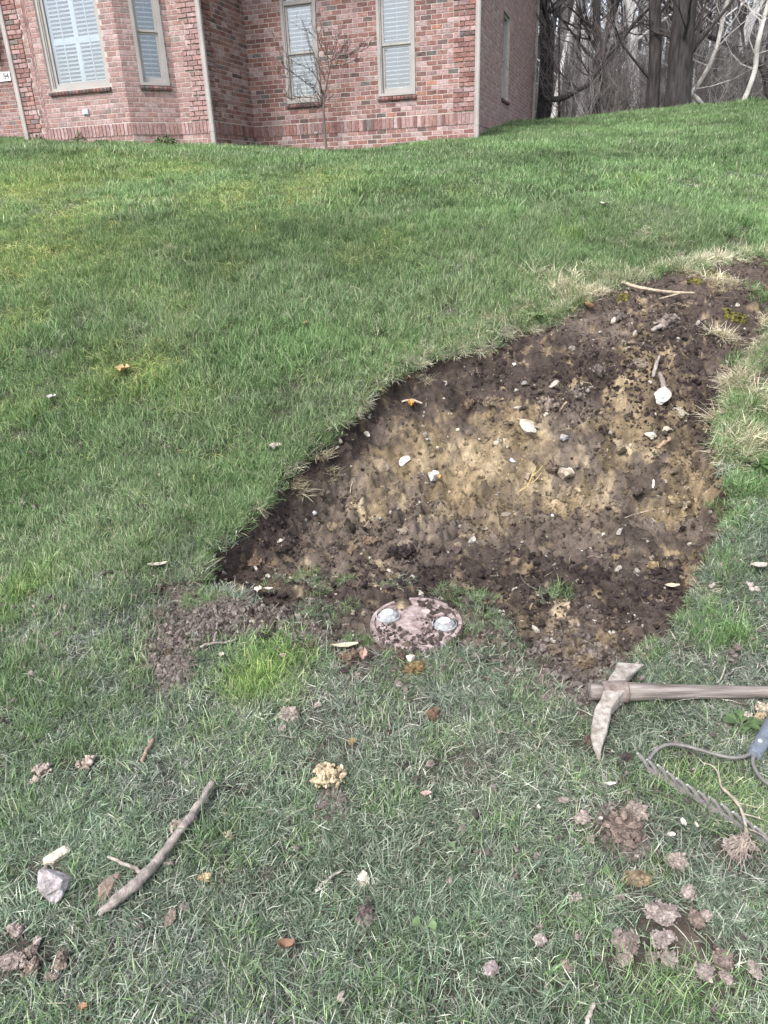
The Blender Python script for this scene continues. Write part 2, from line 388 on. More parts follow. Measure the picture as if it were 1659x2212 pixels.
for a_, b_, rx_, ry_, s_ in OCH_PX:
    q0 = march(a_, b_, E0); q1 = march(a_, b_ - ry_, E0); q2 = march(a_, b_ + ry_, E0); OCHW.append((q0[:2], wsize(rx_, q0), max(.03, abs(q1[1] - q2[1]) / 2), s_))
def ochre(x, y):
    n1 = fbm(x * 5, y * 5, oct=4, seed=21); n2 = fbm(x * 19, y * 19, oct=3, seed=24); r = np.zeros(x.shape)
    for c, rx, ry, s_ in OCHW: r = np.maximum(r, s_ * (1.25 - np.hypot((x - c[0]) / rx, (y - c[1]) / ry)))
    n3 = fbm(x * 55, y * 55, oct=2, seed=27); return sstep(.15, .70, r + .06 + .34 * n1 + .40 * n2 + .22 * n3) * (1 - .45 * sstep(.15, .5, fbm(x * 7 + 3, y * 9, oct=3, seed=29)))
def ground():
    X = ticks(-90, 90, -1.35, 2.95, .0088); Y = ticks(-28, 158, 2.15, 5.6, .0088)
    x, y = np.meshgrid(X, Y, indexing='xy'); s = x.shape; x = x.ravel(); y = y.ravel()
    z = E(x, y); cz, ins, d, t0 = cut(x, y); sm = soil_mask(x, y)
    dep = np.clip(t0 - z, 0, 2)
    n1 = fbm(x * 3, y * 3, oct=4, seed=21); n2 = fbm(x * 9, y * 9, oct=3, seed=22); n3 = fbm(x * 1.2, y * 1.2, oct=2, seed=23)
    top = np.array([.048, .037, .032]); flo = np.array([.112, .090, .074]); och = np.array([.215, .165, .10]); lawn = np.array([.066, .056, .047]); lit = np.array([.13, .118, .112])
    lawnf = np.array([.075, .12, .045])
    C = np.tile(lawn, (len(x), 1))
    far = sstep(4, 10, y)[:, None]; C = C * (1 - far) + lawnf * far
    w = sstep(20.5, 23, y + .6 * n3)[:, None]; C = C * (1 - w) + lit * w
    soilc = flo * (1 + .25 * n2)[:, None]
    a = sm[:, None]; C = C * (1 - a) + soilc * a
    # subsoil shows where the cut is deep enough, in patches
    bankz = sstep(3.25, 3.65, y + .25 * n2) * (1 - sstep(4.55, 4.85, y + .3 * n1 - .0 * x))
    oc = ochre(x, y)
    hole = ins.astype(float)
    dk = hole * sstep(.02, .06, t0 - cz) * (1 - sstep(.10, .24, dep + .06 * n1))
    C = C * (1 - dk[:, None]) + top * (1 + .25 * n2[:, None]) * dk[:, None]
    up = hole * sstep(4.35, 4.75, y + .25 * n1); C = C * (1 - .75 * up[:, None]) + top * 1.35 * .75 * up[:, None]
    oc = (oc * hole)[:, None] * .88; lite = sstep(.1, .9, n1 + .5 * n2)[:, None]; C = C * (1 - oc) + (och * (1 - lite) + np.array([.31, .25, .165]) * lite) * (1 + .40 * n2[:, None]) * oc
    nx, ny = s[1], s[0]; i, j = np.meshgrid(np.arange(ny - 1), np.arange(nx - 1), indexing='ij'); i = i.ravel(); j = j.ravel()
    Q = np.stack([i * nx + j, i * nx + j + 1, (i + 1) * nx + j + 1, (i + 1) * nx + j], 1)
    me = mesh_np('ground', np.stack([x, y, z], 1), Q, M['ground'], np.clip(C, .01, .9), True)
    tag(obj('ground', me), 'sloping lawn ground with the dug out bank of dark and ochre soil', kind='structure')
ground()

# ------------------------------------------------------------------ brick house
th = math.radians(18.6)
dm = np.array([math.cos(th), -math.sin(th)]); ds = np.array([math.sin(th), math.cos(th)])
def rot(v, a):
    a = math.radians(a); return np.array([v[0] * math.cos(a) - v[1] * math.sin(a), v[0] * math.sin(a) + v[1] * math.cos(a)])
CR = np.array([1.9743, 15.1043]); CI = np.array([-2.357, 16.562]); J = CI - ds * 1.75
K1 = J - dm * .62; K2 = K1 + rot(-dm, 45) * .91; K3 = K2 - dm * 1.8; K4 = K3 + rot(-dm, -45) * .91; K5 = K4 - dm * .42; KL = K5 + ds * 1.5
ZT = 6.4
house = empty('brick_house', (0, 0, 0))
tag(house, 'red brick house with quoined corners and a bay at the top of the lawn', 'house')
CW, BL, BH, MJ = .079, .203, .069, .013
BAND0, BAND1 = 2.61, 2.815
PAL = np.array([[.245, .130, .110], [.205, .098, .084], [.29, .175, .16], [.17, .088, .08], [.25, .155, .145], [.33, .225, .21], [.12, .078, .07], [.27, .13, .095], [.13, .11, .10]])
PW = np.array([.2, .17, .2, .1, .12, .11, .05, .03, .02]); PW = PW / PW.sum()
bricks = []          # (world matrix 3x2.., s0,s1,z0,z1, proud, colour, wallname)
HOLES = {}
def wall(name, P0, dr, L, side=1, z0=1.6, openings=(), quoin_l=False, quoin_r=False, band=True, pinkness=0., thick=.11, shade=1.0, zlo=None):
    """P0 left end as seen from outside, dr to the right; outward normal n"""
    n = np.array([dr[1], -dr[0]])
    def W2(s, z, o): return np.array([P0[0] + dr[0] * s + n[0] * o, P0[1] + dr[1] * s + n[1] * o, z])
    # mortar backing in pieces round the openings
    mb = MB(); ss = sorted({0.0, L, *[v for o in openings for v in (o[0], o[1])]})
    def bx(s0, s1, a, b):
        V = np.array([W2(s, z, o) for z in (a, b) for (s, o) in ((s0, 0), (s1, 0), (s1, -thick), (s0, -thick))])
        mb.add(V, [[0, 1, 5, 4], [1, 2, 6, 5], [2, 3, 7, 6], [3, 0, 4, 7], [0, 3, 2, 1], [4, 5, 6, 7]])
    for s0, s1 in zip(ss[:-1], ss[1:]):
        cov = [o for o in openings if o[0] <= s0 + 1e-6 and o[1] >= s1 - 1e-6]
        zz = z0
        for o in sorted(cov, key=lambda q: q[2]):
            bx(s0, s1, zz, o[2]); zz = o[3]
        bx(s0, s1, zz, ZT + .25)
    w = mb.build('wall', M['mortar'], house)
    loc = np.random.default_rng(abs(hash(name)) % 1000 if False else sum(map(ord, name)))
    def free(s0, s1, za, zb):
        """cut a brick by the openings"""
        iv = [(s0, s1)]
        for o in openings:
            if zb > o[2] + .004 and za < o[3] - .004:
                nv = []
                for a, b in iv:
                    if b <= o[0] or a >= o[1]: nv.append((a, b)); continue
                    if a < o[0]: nv.append((a, o[0] - .004))
                    if b > o[1]: nv.append((o[1] + .004, b))
                iv = nv
        return [(a, b) for a, b in iv if b - a > .028]
    def put(s0, s1, za, zb, pr):
        for a, b in free(s0, s1, za, zb):
            ci = loc.choice(len(PAL), p=PW); c = PAL[ci] * loc.uniform(.82, 1.18)
            c = c * (1 - pinkness) + np.array([.33, .215, .195]) * pinkness
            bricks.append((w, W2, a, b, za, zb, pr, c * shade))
    ql = .0; qr = .0
    # below the band
    zb = BAND0 - CW
    k = 0
    lo = zlo if zlo else 2.1
    while zb > lo:
        s = -BL * (.5 if k % 2 else 0)
        while s < L:
            a, b = max(s, 0) , min(s + BL, L); 
            if b - a > .04: put(a + MJ / 2 * (a > 0), b - MJ / 2 * (b < L), zb + MJ / 2, zb + CW - MJ / 2, .004)
            s += BL
        zb -= CW; k += 1
    zt = BAND0
    if band:
        s = 0
        npitch = max(1, round(L / CW)); pw = L / npitch
        for q in range(npitch): put(q * pw + MJ / 2, (q + 1) * pw - MJ / 2, BAND0 + .002, BAND1 - MJ, .018)
        zt = BAND1
    row = 0
    while zt < ZT:
        blk = row // 5
        wl = (.30 if blk % 2 else .41) if quoin_l else 0
        wr = (.30 if blk % 2 else .41) if quoin_r else 0
        if quoin_l: wl = min(wl, L * .8)
        if quoin_r: wr = min(wr, L * .8)
        hs_ = CW - MJ
        def course(a0, b0, off, pr, zshift=0.0):
            s = a0 - BL * off
            while s < b0 - .01:
                a, b = max(s, a0), min(s + BL, b0)
                if b - a > .045: put(a + (MJ / 2 if a > 0 else 0), b - (MJ / 2 if b < L else 0), zt + MJ / 2 + zshift, zt + CW - MJ / 2, pr)
                s += BL
        course(wl, L - wr, .5 * (row % 2), .0055)
        g = .012 if row % 5 == 0 else 0
        if wl: course(0, wl, .5 * (row % 2) if wl > .35 else .5 * (1 - row % 2), .026, g)
        if wr: course(L - wr, L, .5 * (row % 2), .026, g)
        zt += CW; row += 1
    return w, W2
def brick_verts(W2, a, b, za, zb, pr, r):
    h = .005; j = lambda: r.uniform(-.0018, .0018)
    V = []
    for o, ins_ in ((-.004, 0), (pr - .002, 0), (pr, .004)):
        for (s, z) in ((a + ins_, za + ins_), (b - ins_, za + ins_), (b - ins_, zb - ins_), (a + ins_, zb - ins_)):
            V.append(W2(s + j(), z + j(), o + (j() * .4 if o > 0 else 0)))
    return np.array(V)
BQ = [[0, 1, 5, 4], [1, 2, 6, 5], [2, 3, 7, 6], [3, 0, 4, 7], [4, 5, 9, 8], [5, 6, 10, 9], [6, 7, 11, 10], [7, 4, 8, 11], [8, 9, 10, 11]]
# openings: (s0, s1, z0, z1), s from the left end
SM = float(np.linalg.norm(CR - CI))
def main_s(v): return SM - .30 + v      # my measured coordinate -> from left corner
o2 = (main_s(-3.48 ), main_s(-2.755), 3.17, 5.20); o3 = (main_s(-1.56), main_s(-.83), 3.17, 5.20)
wM, WM = wall('main', CI, dm, SM, openings=[o2, o3], quoin_r=True, zlo=2.25)
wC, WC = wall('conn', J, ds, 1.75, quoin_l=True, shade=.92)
wS, WS = wall('side', CR, ds, 8.5, openings=[(3.0, 3.95, 3.31, 4.93)], pinkness=.5)
w3, W3 = wall('seg3', K1, dm, .62, quoin_r=True, pinkness=.45)
ob2 = (.91 - .64, .91 - .12, 3.40, 5.30)
w2, W2_ = wall('seg2', K2, -rot(-dm, 45), .91, openings=[ob2], pinkness=.45)
ob1 = (1.8 - 1.62, 1.8 - .31, 3.40, 5.30)
w1, W1 = wall('seg1', K3, dm, 1.8, openings=[ob1], pinkness=.45)
w4, W4 = wall('seg4', K4, -rot(-dm, -45), .91, pinkness=.2)
w5, W5 = wall('seg5', K5, dm, .42, quoin_l=True, pinkness=.15)
w6, W6 = wall('jamb', KL, -ds, 1.5)
w7, W7 = wall('left', KL - dm * 6.0, dm, 6.0, band=False, pinkness=.1)
# sizes on the picture decide which bricks are parts of their own
def proj(p):
    v = np.array(p) - np.array([0, 0, EYE]); r_ = np.array(_r); u_ = np.array(_u); f_ = np.array(_fw)
    zc = v @ f_
    return 829.5 + F * (v @ r_) / zc, 1106 - F * (v @ u_) / zc
sc_ = []
for i, (w, Wf, a, b, za, zb, pr, c) in enumerate(bricks):
    p0 = proj(Wf(a, za, 0)); p1 = proj(Wf(b, za, 0)); p2 = proj(Wf(a, zb, 0))
    ok = 0 < p0[0] < 1659 and 0 < p0[1] < 330 and w in (w1, w2, w3, wM)
    ar = abs((p1[0] - p0[0]) * (p2[1] - p0[1]) - (p1[1] - p0[1]) * (p2[0] - p0[0]))
    sc_.append(ar if ok and za > 2.5 else 0)
single = set(np.argsort(sc_)[::-1][:290].tolist())
jm = {}; rr = random.Random(3)
for i, (w, Wf, a, b, za, zb, pr, c) in enumerate(bricks):
    V = brick_verts(Wf, a, b, za, zb, pr, rr)
    if i in single:
        o = V.mean(0); me = mesh_np('brick', V - o, np.array(BQ), M['brick1'])
        ob = obj('brick', me, w, o); ob.color = (*[float(q) for q in c], 1)
    else:
        mb = jm.setdefault(w.name, (w, MB()))[1]; mb.add(V, BQ, c=c)
allb = MB()
for w, mb in jm.values():
    V = np.concatenate(mb.V); Q = np.concatenate(mb.Q); C = np.concatenate(mb.C); allb.add(V, Q, c=C)
ob = allb.build('brickwork', M['brick'], house); ob['kind'] = 'stuff'
# concrete footing below the bricks of the main wall, roof
mb = MB()
for (P0, dr, L) in ((CI, dm, SM), (J, ds, 1.75)):
    n = np.array([dr[1], -dr[0]])
    V = [(P0[0] + dr[0] * s + n[0] * o, P0[1] + dr[1] * s + n[1] * o, z) for z in (1.5, 2.29) for s, o in ((0.02, .03), (L - .02, .03), (L - .02, -.2), (.02, -.2))]
    mb.add(V, [[0, 1, 5, 4], [1, 2, 6, 5], [2, 3, 7, 6], [3, 0, 4, 7], [4, 5, 6, 7]])
mb.build('foundation', M['concrete'], house)
mb = MB(); cc = [K5 - dm * 6 - ds * .8, CR - ds * 1.3 + dm * .25, CR + ds * 8.8 + dm * .25, K5 - dm * 6 + ds * 9]
V = [(p[0], p[1], ZT + .28) for p in cc] + [(p[0], p[1], ZT + .5) for p in cc] 
ct = sum(cc) / 4
V += [(ct[0] - dm[0] * 3, ct[1] - dm[1] * 3, ZT + 3.6), (ct[0] + dm[0] * 3, ct[1] + dm[1] * 3, ZT + 3.6)]
mb.add(V, [[3, 2, 1, 0], [0, 1, 5, 4], [1, 2, 6, 5], [2, 3, 7, 6], [3, 0, 4, 7], [4, 5, 9, 8], [6, 7, 8, 9]], [[5, 6, 9], [7, 4, 8]]); mb.build('roof', M['roof'], house)

# -- windows (parts of the house; slats, panes and sashes are sub-parts)
def wbox(mb, Wf, s0, s1, z0, z1, o0, o1, c=(1, 1, 1)):
    V = np.array([Wf(s, z, o) for z in (z0, z1) for (s, o) in ((s0, o1), (s1, o1), (s1, o0), (s0, o0))])
    mb.add(V, [[0, 1, 5, 4], [1, 2, 6, 5], [2, 3, 7, 6], [3, 0, 4, 7], [0, 3, 2, 1], [4, 5, 6, 7]], c=c)
def window(Wf, s0, s1, z0, z1, rail=None, kind='blind', rec=.0, arch=False, label=None):
    """casing flush with the brick face unless recessed by rec"""
    f = MB(); cw = .055
    for a, b, c_, d in ((s0, s0 + cw, z0, z1), (s1 - cw, s1, z0, z1), (s0 + cw, s1 - cw, z0, z0 + .045), (s0 + cw, s1 - cw, z1 - cw, z1)):
        wbox(f, Wf, a, b, c_, d, -.12 - rec, .028 - rec)
    i = cw + .0
    for a, b, c_, d in ((s0 + i, s0 + i + .022, z0 + .045, z1 - cw), (s1 - i - .022, s1 - i, z0 + .045, z1 - cw)):
        wbox(f, Wf, a, b, c_, d, -.10 - rec, .010 - rec)
    win = f.build('window', M['taupe'], house)
    if label: win['label'] = label
    a0, a1 = s0 + i + .022, s1 - i - .022; zb, zt = z0 + .045, z1 - cw
    panes = []
    if rail:
        sh = .045
        for (q0, q1, off) in ((zb, rail, -.045), (rail, (4.79 if arch else zt), -.02)):
            sb = MB(); bot = .085 if q0 == zb else .035
            for c_ in ((a0, a0 + sh, q0, q1), (a1 - sh, a1, q0, q1), (a0 + sh, a1 - sh, q0, q0 + bot), (a0 + sh, a1 - sh, q1 - .035, q1)):
                wbox(sb, Wf, *c_, off - rec - .03, off - rec)
            obj('sash', sb.mesh('sash', M['taupe']), win)
            panes.append((a0 + sh, a1 - sh, q0 + bot, q1 - .035, off - .015))
        if arch:
            sb = MB(); wbox(sb, Wf, a0, a1, 4.79, 4.86, -.04, .02); obj('transom', sb.mesh('transom', M['taupe']), win)
            mu = MB(); cx = (a0 + a1) / 2
            pts = [Wf(cx + .12 * math.cos(t), 4.86 + .15 * math.sin(t), -.012) for t in np.linspace(0, math.pi, 12)]
            mu.tube(pts, .008, 5); mu.build('muntin', M['white'], win)
            panes.append((a0 + .03, a1 - .03, 4.86, zt, -.03))
    else: 
        sb = MB()
        for c_ in ((a0, a0 + .05, zb, zt), (a1 - .05, a1, zb, zt), (a0 + .05, a1 - .05, zb, zb + .07), (a0 + .05, a1 - .05, zt - .05, zt)):
            wbox(sb, Wf, *c_, -.06 - rec, -.02 - rec)
        obj('sash', sb.mesh('sash', M['taupe']), win)
        panes.append((a0 + .05, a1 - .05, zb + .07, zt - .05, -.04))
    for (p0, p1, q0, q1, off) in panes:
        pm = MB(); V = [Wf(p0, q0, off - rec), Wf(p1, q0, off - rec), Wf(p1, q1, off - rec), Wf(p0, q1, off - rec)]
        V2 = [Wf(p0, q0, off - rec - .004), Wf(p1, q0, off - rec - .004), Wf(p1, q1, off - rec - .004), Wf(p0, q1, off - rec - .004)]
        pm.add(V, [[0, 1, 2, 3]]); obj('pane', pm.mesh('pane', M['glass']), win)
    # the room behind
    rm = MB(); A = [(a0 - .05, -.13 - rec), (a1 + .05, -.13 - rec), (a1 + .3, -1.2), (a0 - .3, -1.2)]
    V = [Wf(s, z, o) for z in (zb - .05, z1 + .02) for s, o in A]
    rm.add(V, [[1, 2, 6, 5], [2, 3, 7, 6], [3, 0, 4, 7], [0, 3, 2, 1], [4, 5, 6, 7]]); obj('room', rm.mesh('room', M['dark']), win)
    # slats
    g0, g1 = a0 + .02, a1 - .02; pitch = .070; 
    if kind == 'shutter':
        mid = (g0 + g1) / 2; fr = MB()
        for a, b in ((g0, g0 + .045), (mid - .045, mid - .002), (mid + .002, mid + .045), (g1 - .045, g1)): wbox(fr, Wf, a, b, zb + .02, zt, -.125 - rec, -.095 - rec)
        for a, b in ((g0 + .045, mid - .045), (mid + .045, g1 - .045)):
            for (q0, q1) in ((zb + .02, zb + .10), (4.13, 4.23), (zt - .08, zt)): wbox(fr, Wf, a, b, q0, q1, -.122 - rec, -.098 - rec)
            wbox(fr, Wf, (a + b) / 2 - .006, (a + b) / 2 + .006, zb + .1, zt - .1, -.088 - rec, -.078 - rec)
        obj('shutter_frame', fr.mesh('shutter_frame', M['white']), win)
        cols_ = ((g0 + .046, mid - .046), (mid + .046, g1 - .046)); pitch = .063; wd = .023; o_ = -.11
    else:
        cols_ = ((g0, g1),); wd = .015; o_ = -.10
        cd = MB()
        for s in (g0 + (g1 - g0) * .5,): cd.tube([Wf(s, zb, o_ + .028 - rec), Wf(s, zt, o_ + .028 - rec)], .002, 4)
        obj('blind_cord', cd.mesh('blind_cord', M['white']), win)
    for (c0, c1) in cols_:
        z = zb + (.14 if kind == 'shutter' else .03)
        base = None
        while z < min(zt, 5.15) - .05:
            if kind == 'shutter' and 4.10 < z < 4.27: z += pitch; base = base; continue
            if base is None:
                sm_ = MB(); tl = wd * .75
                z_ = 0.0
                V = [Wf(s, zz_ , o) - Wf(c0, 0, o_ - rec) for (zz_, o) in ((-tl, o_ - rec + wd * .7), (-tl + .006, o_ - rec + wd * .75), (tl, o_ - rec - wd * .7), (tl - .006, o_ - rec - wd * .75)) for s in (c0, c1)]
                # quads round the slat
                sm_.add(V, [[0, 1, 3, 2], [2, 3, 5, 4], [4, 5, 7, 6], [6, 7, 1, 0], [0, 2, 4, 6], [1, 7, 5, 3]])
                base = sm_.mesh('slat', M['white'])
            so_ = obj('slat', base, win, Wf(c0, z, o_ - rec)); z += pitch
    # sloping brick sill of headers
    ns = max(3, round((s1 - s0 + .04) / .075)); pw = (s1 - s0 + .04) / ns
    rs = random.Random(int(s0 * 100))
    me_v = None
    for q in range(ns):
        a = s0 - .02 + q * pw + .004; b = a + pw - .008; V = []
        prof = [(-.10, z0 - .070), (.048, z0 - .075), (.056, z0 - .045), (.046, z0 - .018), (-.10, z0 + .004)]
        for s in (a, b): V += [Wf(s + rs.uniform(-.001, .001), z_, o - 0) for o, z_ in prof]
        sbm = MB(); sbm.add(V, [[i_, (i_ + 1) % 5, 5 + (i_ + 1) % 5, 5 + i_] for i_ in range(5)], [[0, 2, 1], [0, 3, 2], [0, 4, 3], [5, 6, 7], [5, 7, 8], [5, 8, 9]])
        so_ = obj('sill_brick', sbm.mesh('sill_brick', M['brick1'])); so_.parent = win
        c = PAL[rs.choice([3, 6, 1, 8])] * rs.uniform(.7, 1.05); so_.color = (*[float(v) for v in c], 1)
    return win
window(WM, *o2, rail=4.0, arch=True, label='tall double-hung window with an arched top behind the young tree')
window(WM, *o3, rail=3.99, label='tall double-hung window with white blinds near the corner')
window(W2_, *ob2, rail=4.22, label='narrow double-hung window in the angled side of the bay')
window(W1, *ob1, kind='shutter', rec=.06, label='wide shuttered window in the front of the bay')
window(WS, 3.0, 3.95, 3.31, 4.93, rail=4.1, rec=.085, label='window seen edge-on in the side wall')

def downspout(P, z0, z1, n, lab, wd=.09, dp=.065):
    t = np.array([-n[1], n[0]]); mb = MB()
    prof = [(-wd / 2, 0), (-wd / 2, dp * .8), (-wd * .3, dp), (-wd * .1, dp * .88), (wd * .1, dp * .88), (wd * .3, dp), (wd / 2, dp * .8), (wd / 2, 0)]
    V = [(P[0] + t[0] * a + n[0] * b, P[1] + t[1] * a + n[1] * b, z) for z in (z0, z1) for a, b in prof]
    k = len(prof); mb.add(V, [[i, (i + 1) % k, k + (i + 1) % k, k + i] for i in range(k)] )
    o = mb.build('downspout', M['spout'], house); o['label'] = lab
    cz = z0 + .28
    c = MB()
    V = [(P[0] + t[0] * a + n[0] * b, P[1] + t[1] * a + n[1] * b, z) for z in (cz, cz + .02) for a, b in [(x_ * 1.06, y_ * 1.06 + .001) for x_, y_ in prof]]
    c.add(V, [[i, (i + 1) % k, k + (i + 1) % k, k + i] for i in range(k)]); obj('joint_collar', c.mesh('joint_collar', M['spout']), o)
nM = np.array([dm[1], -dm[0]]); nS = np.array([ds[1], -ds[0]])
downspout(J + nS * .045 - ds * .02 + dm * .0, 2.35, ZT, nM, 'downspout at the right corner of the bay wall')
downspout(CR + nS * .05, 2.3, ZT, nM, 'downspout at the right corner of the main wall')
downspout(K5 - nS * .05 , 2.5, ZT, nM, 'downspout at the left corner of the bay wall', wd=.10)
P_ = CR + ds * 8.5; mb = MB()
downspout(P_ + nS * .0 + ds * .05, 2.8, ZT, nS, 'downspout at the far corner of the side wall')
# gutter vent, spigot, number plate, lantern (each fixed to the house)
v = MB(); wbox(v, W1, 1.8 - .98, 1.8 - .86, 2.99, 3.07, .0, .035, (.45, .5, .58)); 
for q in range(3): wbox(v, W1, 1.8 - .965 + q * .033, 1.8 - .945 + q * .033, 3.0, 3.06, .035, .045, (.65, .7, .78))
v.build('wall_vent', M['rake'], house)['label'] = 'small blue grey vent in the bay brickwork'
s_ = main_s(-2.9)
v = MB(); v.lathe([(0, 0), (.03, 0), (.03, .012), (.012, .016), (.012, .06), (0, .06)], 10, (.35, .36, .34)); v.tube([(0, 0, .05), (0, .0, .075)], .02, 8, (.3, .35, .3))
ob = v.build('hose_spigot', M['rake'], house); q = WM(s_, 2.62, .02); ob.location = q; ob.rotation_euler = (math.radians(90), 0, math.atan2(dm[1], dm[0])); 
sL = 6.0 - 1.49
pl = MB(); wbox(pl, W7, sL - .34, sL, 4.0, 4.17, .015, .03); plq = pl.build('house_number_plaque', M['white'], house)
cu = bpy.data.curves.new('number', 'FONT'); cu.body = '84'; cu.size = .15; cu.extrude = .002; cu.align_x = 'RIGHT'; cu.align_y = 'CENTER'
cu.materials.append(M['blackmetal'])
_t = bpy.data.objects.new('n', cu); col.objects.link(_t); bpy.context.view_layer.update()
_me = bpy.data.meshes.new_from_object(_t.evaluated_get(bpy.context.evaluated_depsgraph_get())); bpy.data.objects.remove(_t)
tx = bpy.data.objects.new('number', _me); col.objects.link(tx); tx.parent = plq; tx.location = W7(sL - .035, 4.087, .033)
tx.rotation_euler = (math.radians(90), 0, math.atan2(dm[1], dm[0]))
ln = MB(); s = 6.0 - 1.68
for zz, ww in ((4.40, .05), (4.72, .08)):
    wbox(ln, W7, s - ww, s + ww, zz, zz + .02, .04, .04 + ww * 2)
for a, b in ((-1, 0), (1, 0), (-1, 1), (1, 1)):
    ln.tube([W7(s + a * .045, 4.41, .05 + b * .08), W7(s + a * .075, 4.73, .045 + b * .14)], .006, 4)
V = [W7(s + a * .085, 4.74, o) for a, o in ((-1, .03), (1, .03), (1, .21), (-1, .21))] + [W7(s, 4.86, .12)]
ln.add(V, None, [[0, 1, 4], [1, 2, 4], [2, 3, 4], [3, 0, 4]])
wbox(ln, W7, s - .03, s + .03, 4.5, 4.62, 0, .05)
ln.build('wall_lantern', M['blackmetal'], house)['label'] = 'black wall lantern above the number plaque'

# ------------------------------------------------------------------ bare trees
def limb(mb, P, R, c=(1, 1, 1), n=8, wob=.0, r=random):
    P = catmull(P, 5); R = np.interp(np.linspace(0, 1, len(P)), np.linspace(0, 1, len(R)), R)
    if wob: P = P + wob * np.stack([fbm(P[:, 2] * 3, P[:, 1] * 3, oct=2, seed=s_) for s_ in (1, 2, 3)], 1) * np.linspace(.2, 1, len(P))[:, None]
    mb.tube(P, R, n, c); return P, R
def branch(mb, p, d, L, r0, depth, R, c, tips=None, spread=.7, up=.12, seg=4, minr=.002, kids=3, n=5):
    pts = [np.array(p, float)]; d = np.array(d, float); d /= np.linalg.norm(d)
    for i in range(seg):
        d = d + np.array([R.gauss(0, .14), R.gauss(0, .14), R.gauss(up, .12)]); d /= np.linalg.norm(d); pts.append(pts[-1] + d * L / seg)
    rad = np.linspace(r0, max(minr, r0 * .35), seg + 1)
    mb.tube(pts, rad, n if r0 > .02 else 3, c, cap=False)
    if tips is not None: tips.append(pts[-1])
    if depth <= 0: return
    for k in range(kids):
        i = R.uniform(.3, 1.0) * seg; a = int(min(seg - 1, i)); q = pts[a] + (pts[a + 1] - pts[a]) * (i - a)
        nd = d + np.array([R.gauss(0, spread), R.gauss(0, spread), R.gauss(.1, spread * .6)])
        branch(mb, q, nd, L * R.uniform(.45, .75), rad[a] * .6, depth - 1, R, c, tips, spread, up, max(3, seg - 1), minr, kids, n)
def tree_px(name, label, Y, pts, w0, w1, mt, branches=10, seed=1, cat='tree', blen=2.4, extend=4.0, col_=(1, 1, 1), kids=3, depth=2, forks=()):
    P = [on_y(a, b, Y) for a, b in pts]; base = P[0].copy(); g = float(T0(np.array([base[0]]), np.array([Y]))[0])
    if name == 'bare_tree': P = [np.array([base[0], Y, g - .15])] + [q for q in P if q[2] > g + .4]
    org = np.array([P[0][0], P[0][1], g])
    root = empty(name, org); tag(root, label, cat)
    dirv = P[-1] - P[-2]; dirv /= np.linalg.norm(dirv); e = P[-1] + dirv * extend; 
    P = P + [e]; P = [q - org for q in P]
    k = zcam(base) / F; mb = MB(); R = random.Random(seed)
    r0, r1 = w0 * k / 2, w1 * k / 2
    n_ = len(P); Rr = [r0 * 1.25] + list(np.linspace(r0, r1, n_ - 1)[0:]) if name == 'bare_tree' else list(np.linspace(r0, r1, n_))
    C_, Rd = limb(mb, P, Rr, col_, 12 if r0 > .12 else 8)
    for fk in forks:
        Q = [on_y(a, b, Y + fk[1]) - org for a, b in fk[0]]; dv = Q[-1] - Q[-2]; dv /= np.linalg.norm(dv); Q.append(Q[-1] + dv * 2.5)
        limb(mb, Q, np.linspace(fk[2], fk[3], len(Q)) * k / 2, col_, 8)
        for b_ in range(6):
            i = R.randrange(1, len(Q) - 1); branch(mb, Q[i], np.array([R.gauss(0, 1), R.gauss(0, .5), R.gauss(.4, .4)]), blen * .6, fk[3] * k * .35, depth - 1, R, col_, kids=kids)
    mb.build('trunk', mt, root, smooth=True)
    br = MB()
    for b_ in range(branches):
        i = int(len(C_) * R.uniform(.25, .98)); a = R.uniform(0, 6.28)
        branch(br, C_[min(i, len(C_) - 1)], (math.cos(a), math.sin(a) * .6, R.uniform(.0, .8)), blen * R.uniform(.5, 1.1), Rd[min(i, len(Rd) - 1)] * R.uniform(.15, .4), depth, R, col_, kids=kids)
    if branches: br.build('crown', mt, root)
    return root
tree_px('bare_tree', 'thickest dark trunk on the crest, deeply furrowed bark', 20.5, [(1462, 240), (1466, 180), (1472, 100), (1480, 0)], 50, 44, M['bark'], 5, 1, blen=2.0, extend=5)
tree_px('bare_tree', 'straight dark trunk just left of the thickest trunk', 21.0, [(1407, 245), (1412, 180), (1416, 80), (1414, 0)], 26, 23, M['bark'], 6, 2, extend=5)
tree_px('bare_tree', 'slanting slim trunk half hidden behind the thickest trunk', 24.0, [(1480, 235), (1490, 140), (1503, 60), (1512, 0)], 18, 14, M['bark'], 8, 3)
tree_px('bare_tree', 'grey trunk that forks in a V between the house and the straight trunk', 24.0, [(1282, 258), (1286, 200), (1296, 120), (1289, 60), (1288, 0)], 22, 14, M['bark'], 10, 4, forks=[([(1298, 135), (1308, 80), (1330, 10)], 0., 17, 12)])
tree_px('bare_tree', 'grey trunk rising right beside the corner of the house', 24.5, [(1163, 290), (1170, 230), (1176, 120), (1172, 0)], 20, 16, M['bark'], 6, 5)
tree_px('bare_tree', 'slim tree with a Y-shaped fork next to the house corner', 23.5, [(1172, 290), (1186, 215), (1190, 120), (1192, 52)], 15, 11, M['bark'], 6, 6, extend=.1, forks=[([(1191, 62), (1178, 30), (1166, -5)], 0., 10, 7), ([(1192, 62), (1200, 30), (1216, -5)], 0., 10, 7)])
tree_px('white_tree', 'white-barked sycamore with a kinked leaning trunk right of the thickest trunk', 22.5, [(1518, 228), (1508, 215), (1496, 202), (1506, 186), (1528, 150), (1545, 112), (1556, 70), (1562, 40), (1572, 0)], 10, 8, M['barkpale'], 7, 7, blen=1.6, extend=4)
